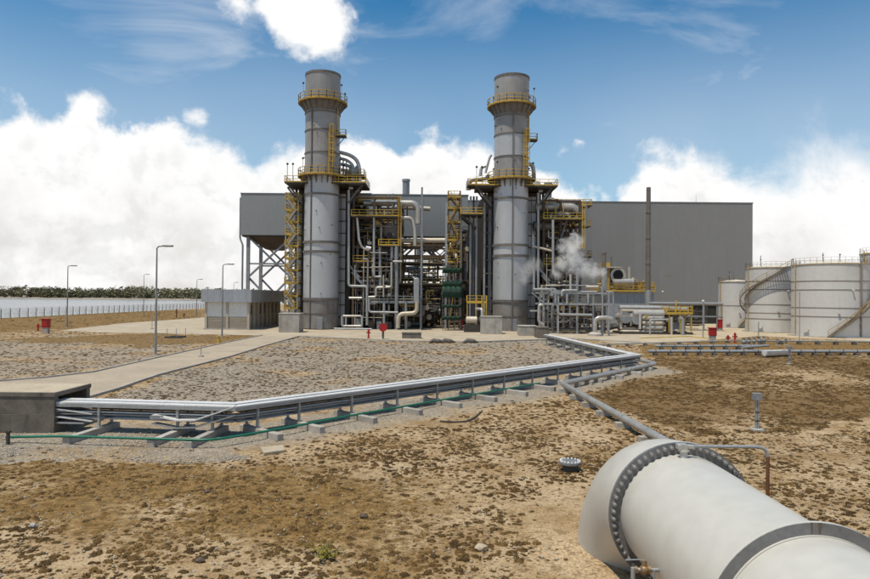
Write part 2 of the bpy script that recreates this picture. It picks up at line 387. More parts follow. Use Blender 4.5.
def ground():
    xs = np.concatenate([[-104.6-2.6, -104.6], np.arange(-103, -42, 1.6), np.arange(-42, 42, .36), np.arange(42, 130, 1.8), [140, 170, 220, 320, 500, 900, 2000, 5000]])
    ys = np.concatenate([[-800, -200, -60, -20, -5, 2], np.arange(6, 62, .36), np.arange(62, 130, .9), np.arange(130, 330, 4), [400, 600, 1000, 2000, 6000]])
    X, Y = np.meshgrid(xs, ys); g, b, o, d, bare = zones(X.ravel(), np.maximum(Y.ravel(), 8))
    near = np.clip((90-Y)/60, 0, 1)*np.clip((60-abs(X))/30, 0, 1)
    Z = ((fbm(X*.22, Y*.22)-.5)*.16+(fbm(X*1.1, Y*1.1, 3)-.5)*.05)*near-.02*near
    dd, _ = segdist(RKG, X, Y); Z *= np.clip((dd-1.2)/3, .12, 1)
    for P in (ROAD, APRON, RAPRON):
        m = inside(P, X, Y); Z = np.where(m, -.02, Z)
    Z[:, 0] = -1.5
    n, m = X.shape; me = bpy.data.meshes.new('ground')
    idx = np.arange(n*m).reshape(n, m); f = np.stack([idx[:-1, :-1], idx[:-1, 1:], idx[1:, 1:], idx[1:, :-1]], -1).reshape(-1, 4)
    me.from_pydata(np.stack([X, Y, Z], -1).reshape(-1, 3).tolist(), [], f.tolist())
    me.polygons.foreach_set('use_smooth', [True]*len(me.polygons))
    col_attr(me, 'zone', np.stack([g, b, o, np.ones_like(g)], -1))
    mt = bpy.data.materials.new('dry_ground'); mt.use_nodes = True; w = NT(mt.node_tree); w.n.clear()
    out = w.add('ShaderNodeOutputMaterial'); p = w.add('ShaderNodeBsdfPrincipled'); w.l.new(p.outputs[0], out.inputs[0])
    co = w.add('ShaderNodeTexCoord').outputs['Object']
    at_ = w.add('ShaderNodeAttribute', attribute_name='zone'); sp = w.add('ShaderNodeSeparateColor'); w.l.new(at_.outputs['Color'], sp.inputs[0]); zg, zb, zo = sp.outputs
    n1 = w.noise(co, .5, 6, .6, .4); n2 = w.noise(co, 3.2, 6, .62, .3); n3 = w.noise(co, 17, 5, .62); n4 = w.noise(co, .11, 4, .55)
    sand = w.mix(w.step(n1, .34, .68), (.43, .32, .195, 1), (.27, .175, .082, 1))
    sand = w.mix(w.m('MULTIPLY', w.step(n2, .52, .62), .6), sand, (.165, .10, .045, 1))
    n5 = w.noise(co, 7.5, 4, .6, .5)
    sand = w.mix(w.m('MULTIPLY', w.m('MULTIPLY', w.step(n5, .56, .60), w.step(n4, .40, .55)), .8), sand, (.12, .072, .035, 1))
    vo = w.add('ShaderNodeTexVoronoi'); w.l.new(co, vo.inputs[0]); vo.inputs['Scale'].default_value = 11
    peb = w.mix(w.m('MULTIPLY', w.step(n2, .3, .75), .6), w.mix(vo.outputs['Color'], (.45, .385, .30, 1), (.17, .142, .11, 1)), (.155, .125, .095, 1))
    och = w.mix(w.step(n2, .35, .66), (.22, .13, .040, 1), (.115, .066, .018, 1))
    brn = w.mix(w.step(n3, .35, .66), (.19, .115, .044, 1), (.105, .062, .023, 1))
    edge = w.m('MULTIPLY', w.m('SUBTRACT', n2, .5), 1.1)
    c = w.mix(w.m('MULTIPLY', w.step(w.m('ADD', zg, w.m('MULTIPLY', edge, .5)), .25, .75), w.m('SUBTRACT', 1.0, w.m('MULTIPLY', w.step(n4, .50, .64), w.m('SUBTRACT', 1.0, w.step(zg, .9, 1.0))))), sand, peb)
    c = w.mix(w.m('MULTIPLY', w.step(w.m('ADD', zo, edge), .25, .85), .85), c, och)
    c = w.mix(w.m('MULTIPLY', w.step(w.m('ADD', w.m('MULTIPLY', zb, .75), edge), .36, .62), .85), c, brn)
    c = w.mix(1.0, c, w.ramp(n3, [(.30, .50), (.5, .95), (.70, 1.35)]), 'MULTIPLY')
    w.l.new(c, p.inputs['Base Color']); p.inputs['Roughness'].default_value = .95; p.inputs['Specular IOR Level'].default_value = .15
    b = w.add('ShaderNodeBump'); b.inputs['Strength'].default_value = .9; b.inputs['Distance'].default_value = .05
    w.l.new(w.m('ADD', w.m('MULTIPLY', n3, .6), w.m('MULTIPLY', n2, .9)), b.inputs['Height']); w.l.new(b.outputs[0], p.inputs['Normal'])
    me.materials.append(mt); o = bpy.data.objects.new('ground', me); COL.objects.link(o); struct(o)
ground()

def sheet(name, poly, z, m):
    """a flat sheet a little above the ground, its rim turned down"""
    mb = MB(); mb.poly(poly, z-.06, z); return struct(build(name, mb, m, smooth=False))
def floor_mat(name, a, b, dark, sc_=.25):
    m = bpy.data.materials.new(name); m.use_nodes = True; w = NT(m.node_tree); w.n.clear()
    out = w.add('ShaderNodeOutputMaterial'); p = w.add('ShaderNodeBsdfPrincipled'); w.l.new(p.outputs[0], out.inputs[0])
    co = w.add('ShaderNodeTexCoord').outputs['Object']
    n1 = w.noise(co, sc_, 6, .62, .5); n2 = w.noise(co, 5, 6, .65); n3 = w.noise(co, sc_*3.3, 5, .6, 1.2)
    c = w.mix(w.step(n1, .35, .68), (*a, 1), (*b, 1)); c = w.mix(w.m('MULTIPLY', w.step(n3, .52, .72), .55), c, (*dark, 1))
    c = w.mix(1.0, c, w.ramp(n2, [(.25, .82), (.75, 1.14)]), 'MULTIPLY')
    w.l.new(c, p.inputs['Base Color']); p.inputs['Roughness'].default_value = .9; p.inputs['Specular IOR Level'].default_value = .2
    b_ = w.add('ShaderNodeBump'); b_.inputs['Strength'].default_value = .4; b_.inputs['Distance'].default_value = .02
    w.l.new(n2, b_.inputs['Height']); w.l.new(b_.outputs[0], p.inputs['Normal']); M[name] = m
floor_mat('road_surface', (.38, .315, .235), (.32, .265, .20), (.26, .21, .155))
floor_mat('apron_surface', (.42, .355, .27), (.34, .28, .20), (.25, .19, .12))
floor_mat('tank_yard', (.45, .38, .28), (.37, .29, .185), (.32, .22, .10))
sheet('road', ROAD, .024, 'road_surface'); sheet('apron', APRON, .020, 'apron_surface'); sheet('tank_yard', RAPRON, .016, 'tank_yard')
def kerb(name, pl, w_=.18, h=.13):
    mb = MB()
    for a, b in zip(pl, pl[1:]): mb.bar((a[0], a[1], h/2-.02), (b[0], b[1], h/2-.02), w_, h+.04)
    return struct(build(name, mb, 'concrete', smooth=False))
kerb('road_kerb', ROAD[:8]); kerb('road_kerb', ROAD[8:14]); kerb('apron_kerb', APRON[6:12], .25, .16)

def water():
    m = bpy.data.materials.new('lake_water'); m.use_nodes = True; w = NT(m.node_tree); p = w.n['Principled BSDF']
    p.inputs['Base Color'].default_value = (.20, .205, .20, 1); p.inputs['Roughness'].default_value = .22; p.inputs['IOR'].default_value = 1.33
    co = w.scale(w.add('ShaderNodeTexCoord').outputs['Object'], (.35, 1, 1)); b = w.add('ShaderNodeBump'); b.inputs['Strength'].default_value = 1; b.inputs['Distance'].default_value = .25
    w.l.new(w.noise(co, .5, 6, .62), b.inputs['Height']); w.l.new(b.outputs[0], p.inputs['Normal']); M['lake_water'] = m
    mb = MB(); mb.v = [(-5000, -400, -.95), (-104.9, -400, -.95), (-104.9, 6000, -.95), (-5000, 6000, -.95)]; mb.f = [(0, 1, 2, 3)]
    struct(build('lake', mb, 'lake_water', smooth=False))
    xs = np.linspace(-2600, 900, 120); mb = MB(); k = 0
    front = [880+26*math.sin(x*.004)+30*(fbm(np.array([x*.006]), np.array([2.]))[0]-.5) for x in xs]
    for x, y in zip(xs, front): mb.v += [(x, y-6, -1.4), (x, y, .3), (x, y+50, 1.2), (x, y+900, 2)]
    for i in range(len(xs)-1):
        for j in range(3): a = i*4+j; mb.f.append((a, a+4, a+5, a+1))
    M['shore_soil'] = M['brown_wall']; struct(build('far_shore', mb, 'shore_soil'))
    return xs, front
SX, SF = water()

def leaf_mat(name, a, b, sc_=.1, tr=.15):
    m = bpy.data.materials.new(name); m.use_nodes = True; w = NT(m.node_tree); p = w.n['Principled BSDF']
    co = w.add('ShaderNodeTexCoord').outputs['Object']; n = w.noise(co, sc_, 4, .6); n2 = w.noise(co, sc_*11, 3, .6)
    c = w.mix(w.step(n, .35, .65), (*a, 1), (*b, 1)); n0 = w.noise(co, sc_*.22, 3, .5); c = w.mix(1.0, c, w.ramp(n0, [(.3, (.78, .74, .70)), (.7, (1.25, 1.2, 1.1))]), 'MULTIPLY'); c = w.mix(1.0, c, w.ramp(n2, [(.25, .6), (.75, 1.35)]), 'MULTIPLY')
    w.l.new(c, p.inputs['Base Color']); p.inputs['Roughness'].default_value = .8; p.inputs['Specular IOR Level'].default_value = .15
    M[name] = m
leaf_mat('wood_leaves', (.15, .155, .095), (.18, .175, .11), .03)  # paler, greyer green: distance haze put into the leaf colour
leaf_mat('tuft_leaves', (.112, .068, .023), (.055, .033, .012), 1.6)
leaf_mat('tuft_grey', (.100, .070, .042), (.055, .038, .024), 1.3)
leaf_mat('tuft_straw', (.20, .125, .046), (.09, .055, .02), .9)
leaf_mat('weed_leaves', (.24, .21, .045), (.15, .14, .03), 3)

def raw(name, V, Fc, m, smooth=False):
    me = bpy.data.meshes.new(name); V = np.asarray(V, np.float32); Fc = np.asarray(Fc, np.int32)
    me.vertices.add(len(V)); me.vertices.foreach_set('co', V.ravel())
    k = Fc.shape[1]; me.loops.add(Fc.size); me.loops.foreach_set('vertex_index', Fc.ravel())
    me.polygons.add(len(Fc)); me.polygons.foreach_set('loop_start', np.arange(0, Fc.size, k)); me.polygons.foreach_set('loop_total', np.full(len(Fc), k))
    if smooth: me.polygons.foreach_set('use_smooth', [True]*len(Fc))
    me.update(calc_edges=True); me.materials.append(M[m]); o = bpy.data.objects.new(name, me); COL.objects.link(o); return o

def woods():
    rs = np.random.RandomState(3); V = []; T = []; k = 0
    for i in range(1900):
        x = rs.uniform(-2300, 700); y = np.interp(x, SX, SF)+8+abs(rs.randn())*45
        hgt = rs.uniform(8, 16.5)*(1+.35*(fbm(np.array([x*.01]), np.array([7.]))[0]-.5)*2); r = hgt*rs.uniform(.42, .62)
        n = 80
        u = rs.randn(n, 3); u /= np.linalg.norm(u, axis=1)[:, None]; rad = r*rs.uniform(.65, 1.05, n)[:, None]
        c = np.array([x, y, .6+hgt*.55])+u*rad*[1, 1, hgt*.5/r]
        c[:, 2] = np.maximum(c[:, 2], .6)
        q = rs.randn(n, 3, 3)*[1.4, 1.4, 1.0]
        V.append((c[:, None]+q).reshape(-1, 3)); T.append(np.arange(3*n).reshape(-1, 3)+k); k += 3*n
    o = raw('woodland', np.concatenate(V), np.concatenate(T), 'wood_leaves'); struct(o, 'stuff'); o['label'] = 'low dark green mangrove wood lining the far shore of the lake'; o['category'] = 'woodland'
woods()

def tufts(name, label, pos, rad, mname, nb, seed, mound=True):
    rs = np.random.RandomState(seed); n = len(pos); V = []; T = []
    if mound:
        m = 7; a = np.linspace(0, 2*np.pi, m, endpoint=False)[None]+rs.uniform(0, 6, (n, 1)); jit = rs.uniform(.55, 1.35, (n, m))
        h = rad*rs.uniform(.16, .36, n)
        ring0 = np.stack([np.cos(a)*jit*rad[:, None], np.sin(a)*jit*rad[:, None], np.full((n, m), -.03)], -1)
        ring1 = np.stack([np.cos(a)*jit*rad[:, None]*.72, np.sin(a)*jit*rad[:, None]*.72, h[:, None]*rs.uniform(.5, .95, (n, m))], -1)
        top = np.stack([np.zeros(n), np.zeros(n), h], -1)[:, None]
        P = np.concatenate([ring0, ring1, top], 1)+pos[:, None]; V.append(P.reshape(-1, 3))
        j = np.arange(m); j2 = (j+1) % m
        tr = np.concatenate([np.stack([j, j2, j2+m], 1), np.stack([j, j2+m, j+m], 1), np.stack([j+m, j2+m, np.full(m, 2*m)], 1)])
        T.append((tr[None]+(np.arange(n)*(2*m+1))[:, None, None]).reshape(-1, 3)); base = n*(2*m+1)
    else: base = 0
    a = rs.uniform(0, 2*np.pi, (n, nb)); rr = np.sqrt(rs.uniform(0, 1, (n, nb)))*rad[:, None]*.95
    b0 = np.stack([np.cos(a)*rr, np.sin(a)*rr, np.zeros_like(a)], -1)
    b0[..., 2] = rad[:, None]*.2*np.clip(1-(rr/rad[:, None])**2, 0, 1)
    out = np.stack([np.cos(a), np.sin(a), np.zeros_like(a)], -1)
    L = rad[:, None]*rs.uniform(.18, .45, (n, nb)); tilt = rs.uniform(.4, 1.4, (n, nb))
    tip = b0+out*(L*np.sin(tilt))[..., None]+np.stack([np.zeros_like(a), np.zeros_like(a), L*np.cos(tilt)], -1)
    side = np.stack([-np.sin(a+rs.randn(n, nb)*.7), np.cos(a), np.zeros_like(a)], -1)*(rad[:, None]*.13)[..., None]
    P = np.stack([b0-side, b0+side, tip], 2)+pos[:, None, None]
    V.append(P.reshape(-1, 3)); T.append(np.arange(n*nb*3).reshape(-1, 3)+base)
    o = raw(name, np.concatenate(V), np.concatenate(T), mname); struct(o, 'stuff'); o['label'] = label; o['category'] = 'ground cover'

def scatter():
    rs = np.random.RandomState(8)
    def cand(y0, y1, sp):
        pts = []
        for y in np.arange(y0, y1, sp):
            w_ = .70*y+4; x = np.arange(-w_, w_, sp); pts.append(np.stack([x, np.full_like(x, y)], -1))
        p = np.concatenate(pts); return p+rs.uniform(-.55, .55, p.shape)*sp
    def keep(p, sp):
        g, b, o, d, bare = zones(p[:, 0], p[:, 1]); ok = rs.uniform(0, 1, len(p)) < d*(.55+.9*(vnoise(p[:, 0]*.9, p[:, 1]*.9) > .42))*.85
        for P in (ROAD, APRON, RAPRON, wpoly(PITPX)): ok &= ~inside(P, p[:, 0], p[:, 1])
        ok &= ~((abs(p[:, 0]-5.0) < 1.9) & (p[:, 1] < 18.6)); ok &= p[:, 0] > -103; ok &= (p[:, 1] < 118) | (p[:, 0] < -42)
        return p[ok], g[ok], b[ok], o[ok]
    for tagn, (y0, y1, sp, nb, r0, r1) in {'near': (9.5, 30, .165, 18, .040, .145), 'mid': (30, 60, .28, 8, .055, .18), 'far': (60, 118, .56, 6, .11, .27), 'shore': (118, 260, 1.3, 6, .2, .5)}.items():
        p, g, b, o = keep(cand(y0, y1, sp), sp); n = len(p)
        r = r0+(r1-r0)*rs.uniform(0, 1, n)**2.4; r *= 1+.35*(b > .5)
        z = ((fbm(p[:, 0]*.22, p[:, 1]*.22)-.5)*.16)*np.clip((90-p[:, 1])/60, 0, 1)*np.clip((60-abs(p[:, 0]))/30, 0, 1)-.02
        pos = np.stack([p[:, 0], p[:, 1], z], -1)
        u = rs.uniform(0, 1, n); st = (o > .5) & (u < .75); gr = (g > .4) & ~st; br = ~st & ~gr
        for m_, sel, lab in (('tuft_leaves', br, 'brown dried cushion plants scattered over the sandy field'), ('tuft_grey', gr, 'grey brown low tufts dotted over the gravelly field'), ('tuft_straw', st, 'straw coloured dry grass tufts on ochre ground')):
            if sel.sum(): tufts('dry_tufts', lab+{'near': ' nearest the big pipe', 'mid': ' in the middle distance', 'far': ' before the plant', 'shore': ' toward the lake shore'}[tagn], pos[sel], r[sel], m_, nb, int(sel.sum()) % 999)
scatter()
def gravel():
    rs = np.random.RandomState(21); V = []; T = []
    def put(x, y, r):
        n = len(x); z = ((fbm(x*.22, y*.22)-.5)*.16)*np.clip((90-y)/60, 0, 1)*np.clip((60-abs(x))/30, 0, 1)*.6-.015
        o = np.array([(1, 0, 0), (-1, 0, 0), (0, 1, 0), (0, -1, 0), (0, 0, .75), (0, 0, -.5)], float)
        P = o[None]*rs.uniform(.6, 1.3, (n, 6, 1))*r[:, None, None]; a = rs.uniform(0, 6.3, n); c, s_ = np.cos(a)[:, None], np.sin(a)[:, None]
        P = np.stack([P[..., 0]*c-P[..., 1]*s_, P[..., 0]*s_+P[..., 1]*c, P[..., 2]], -1)+np.stack([x, y, z], -1)[:, None]
        k = sum(len(v) for v in V); V.append(P.reshape(-1, 3)); f = np.array([(0, 2, 4), (2, 1, 4), (1, 3, 4), (3, 0, 4), (2, 0, 5), (1, 2, 5), (3, 1, 5), (0, 3, 5)])
        T.append((f[None]+(np.arange(n)*6)[:, None, None]).reshape(-1, 3)+k)
    y = rs.uniform(23, 52, 60000); x = rs.uniform(-.7, .7, 60000)*y; g, b, o, d_, ba = zones(x, y); ok = (g > .8) & ~inside(ROAD, x, y) & ~inside(wpoly(PITPX), x, y); put(x[ok], y[ok], rs.uniform(.02, .07, ok.sum()))
    y = rs.uniform(10, 34, 9000); x = rs.uniform(-.7, .7, 9000)*y; ok = ~((abs(x-5.04) < 1.9) & (y < 18.6)) & ~inside(ROAD, x, y) & ~inside(wpoly(PITPX), x, y); put(x[ok], y[ok], .008+.05*rs.uniform(0, 1, ok.sum())**3)
    mat('stones', (.36, .32, .26), (.15, .125, .10), .9, 0, 9, 1.0)
    ob = raw('gravel_stones', np.concatenate(V), np.concatenate(T), 'stones'); struct(ob, 'stuff'); ob['label'] = 'loose grey gravel stones along the pipe rack and over the sand'; ob['category'] = 'gravel'
gravel()

# ------------------------------------------------------------------ foreground: the big pipe
def ring_y(mb, c, r0, r1, y0, y1, n=72):
    """flat ring round an axis along Y"""
    k = len(mb.v)
    for r, y in ((r0, y0), (r1, y0), (r1, y1), (r0, y1)):
        for j in range(n): a = 2*math.pi*j/n; mb.v.append((c[0]+r*math.cos(a), y, c[2]+r*math.sin(a)))
    for i in range(4):
        for j in range(n): j2 = (j+1) % n; i2 = (i+1) % 4; mb.f.append((k+i*n+j, k+i*n+j2, k+i2*n+j2, k+i2*n+j))
def big_pipe():
    cx, cz, y1, y2, r = 5.04, 1.62, 13.32, 8.65, 1.235
    t = thing('water_main', 'huge cream painted water main rising from the sand with bolted flange', 'pipe', (cx, y1, 0))
    build('barrel', MB().tube([(cx, y1-.09, cz), (cx, 11, cz), (cx, y2+.05, cz)], r, 96, cap=False), 'big_pipe', t)
    build('barrel', MB().tube([(cx, y2-.04, cz), (cx, 5, cz), (cx, 1.5, cz)], r+.035, 96), 'big_pipe', t)
    # bend into the ground
    Rb = 2.95; pts = []
    for i in range(17):
        a = R(5.6*i); pts.append((cx, y1+.07+Rb*math.sin(a), cz-Rb+Rb*math.cos(a)))
    build('elbow', MB().tube(pts, [1.40+.055*min(1, i/9) for i in range(len(pts))], 96, cap=False), 'big_pipe', t)
    fl = MB(); ring_y(fl, (cx, 0, cz), r-.02, 1.465, y1-.085, y1-.005); f1 = build('flange', fl, 'flange_grey', t)
    fl = MB(); ring_y(fl, (cx, 0, cz), r-.02, 1.462, y1+.005, y1+.085); f2 = build('flange', fl, 'big_pipe', t)
    bolt = None
    for j in range(60):
        a = 2*math.pi*(j+.5)/60; q = Vector((cx+1.385*math.cos(a), y1-.085, cz+1.385*math.sin(a)))
        mb = MB().tube([q, q+Vector((0, -.045, 0))], .05, 6); mb.tube([q+Vector((0, -.045, 0)), q+Vector((0, -.075, 0)), q+Vector((0, -.085, 0))], [.034, .034, .022], 8)
        build('bolt', mb, 'bolt', f1)
    fl = MB(); ring_y(fl, (cx, 0, cz), r-.02, 1.45, y2-.03, y2+.03); sr = build('stiffener_ring', fl, 'big_pipe', t); fl = MB(); ring_y(fl, (cx, 0, cz), r-.02, 1.444, y2-.036, y2-.031); build('ring_face', fl, 'flange_grey', sr)
    # weld bead round the barrel at the stiffener
    fl = MB(); ring_y(fl, (cx, 0, cz), r+.02, r+.052, y2-.075, y2-.038); build('weld_bead', fl, 'big_pipe', t)
    # rusty bracket patch on top of the stiffener
    pt = MB()
    for s in (-.16, .0):
        a0 = math.pi/2+s/1.46
        for j in range(3):
            a = a0+.045*j; pt.box((cx+1.452*math.cos(a)-.03, y2-.062, cz+1.34*math.sin(a)), (cx+1.452*math.cos(a)+.03, y2-.0562, cz+1.448*math.sin(a)))
    for a, wd in ((86, 2.2), (91, 1.2)):
        pm = MB(); pts2 = [(cx+rr*math.cos(R(aa)), y2-.0385, cz+rr*math.sin(R(aa))) for rr, aa in ((1.30, a+wd*.3), (1.449, a), (1.449, a+wd), (1.30, a+wd*.8))]; pm.v = pts2+[(x, y+.0015, z) for x, y, z in pts2]; pm.f = [(0, 1, 2, 3), (7, 6, 5, 4)]
        build('rust_run', pm, 'old_rust', t)
    # top nozzle with vent line
    tz = cz+r; nx = cx-.06
    v = thing('vent_line', 'thin bare vent pipe bending down from top of cream water main', 'pipe', (nx, y1-.30, tz))
    build('nozzle', MB().lathe([(.001, -.03), (.075, -.03), (.075, .12), (.11, .12), (.11, .16), (.001, .16)], (nx, y1-.34, tz), 16), 'big_pipe', v)
    build('clamp_block', MB().box((nx-.14, y1-.42, tz+.16), (nx+.06, y1-.26, tz+.27)).box((nx+.06, y1-.39, tz+.175), (nx+.20, y1-.29, tz+.25)), 'cladding', v, bevel=.012)
    # carried over the ground beside the main, then down
    e = at(765, 447, y1-.25); z = tz+.22
    build('vent_pipe', MB().tube([(nx+.1, y1-.34, z), (e.x-.15, y1-.30, z-.01), (e.x, y1-.30, z-.06), (e.x+.03, y1-.30, z-.22)], .033, 10, bend=.16), 'galvanised', v)
    build('drop_pipe', MB().tube([(e.x+.03, y1-.30, z-.20), (e.x+.03, y1-.30, -.05)], .035, 10), 'rust', v)
    # sampling valve low on the near left flank
    cz -= .22; q = Vector((cx-r*.97, 11.05, cz+.02))
    s = thing('sampling_valve', 'small brass sampling valve on a stub below the bolted flange', 'valve', (q.x-.35, q.y, 0))
    build('stub', MB().tube([(cx-r+.05, 11.05, cz+.02), (q.x-.45, 11.05, cz+.02)], .035, 10), 'galvanised', s)
    build('valve_body', MB().ball((q.x-.26, 11.05, cz+.02), .085, 12, 8).lathe([(.001, .05), (.05, .05), (.04, .16), (.001, .16)], (q.x-.26, 11.05, cz+.02), 12), 'brass', s)
    for dx in (-.15, -.38): build('union', MB().tube([(q.x+dx, 11.05, cz+.02), (q.x+dx-.05, 11.05, cz+.02)], .062, 6), 'brass', s)
    build('handle', MB().tube([(q.x-.26, 11.05, cz+.17), (q.x-.36, 11.05, cz+.19), (q.x-.58, 11.05, cz+.18)], .014, 8), 'galvanised', s)
    build('standpipe', MB().tube([(q.x-.45, 11.05, cz+.06), (q.x-.45, 11.05, -.05)], .04, 10), 'galvanised', s)
    build('drain_tube', MB().tube([(q.x-.10, 11.02, cz+.02), (q.x-.12, 11.0, .8), (q.x-.12, 10.9, -.03)], .016, 8, bend=.15), 'galvanised', s)
big_pipe()

# blind flange in the sand
def blind_flange():
    p = gnd(570, 469); t = thing('bolted_hatch', 'round bolted steel hatch on a short stub standing in the sand', 'hatch', p)
    build('stub', MB().lathe([(.28, -.1), (.28, .2)], p, 24), 'dark_steel', t)
    build('cover_plate', MB().lathe([(.001, .28), (.40, .28), (.40, .20), (.001, .20)], p, 32), 'flange_grey', t)
    for j in range(16):
        a = j*math.pi/8; c = p+Vector((.33*math.cos(a), .33*math.sin(a), .279)); build('bolt', MB().lathe([(.035, 0), (.035, .04), (.02, .05), (.001, .05)], c, 6), 'pvc_white', t)
blind_flange()

# ------------------------------------------------------------------ concrete pit at the left
def pit():
    z = 1.74; a = gnd(54, 433); y0 = a.y; x1 = a.x; y1 = y0+2.9; x0 = x1-7
    t = thing('concrete_pit', 'stained concrete valve pit with open side where the pipe rack ends', 'pit', ((x0+x1)/2, y0, 0))
    build('wall', MB().box((x0, y0, -.3), (x1, y0+.3, .80)), 'concrete_stained', t, bevel=.015); build('wall', MB().box((x0, y0+.006, .80), (x1-.004, y0+.3, z-.19)), 'concrete_stained', t, bevel=.015)
    build('wall', MB().box((x0, y1-.3, -.3), (x1, y1, z-.19)), 'concrete_stained', t, bevel=.02)
    build('wall', MB().box((x0, y0+.3, -.3), (x0+.3, y1-.3, z-.19)), 'concrete_stained', t)
    build('side_wall', MB().box((x1-.3, y0+.3, -.3), (x1-.02, y1-.3, .40)), 'concrete_stained', t)
    build('recess_shade', MB().box((x1-2.6, y0+.3, -.1), (x1-2.4, y1-.3, z-.19)), 'dark_gap', t)  # near-black colour paints the shade deep in the recess
    build('pit_floor', MB().box((x1-2.4, y0+.3, -.1), (x1-.3, y1-.3, 0.05)), 'concrete_stained', t)
    build('slab', MB().box((x0-.05, y0-.03, z-.19), (x1+.04, y1+.03, z)), 'concrete_stained', t, bevel=.015)
    build('screed', MB().box((x0, y0+.03, z), (x1-.02, y1-.03, z+.006)), 'concrete_top', t)
    return x1, y0, y1
PX1, PY0, PY1 = pit()

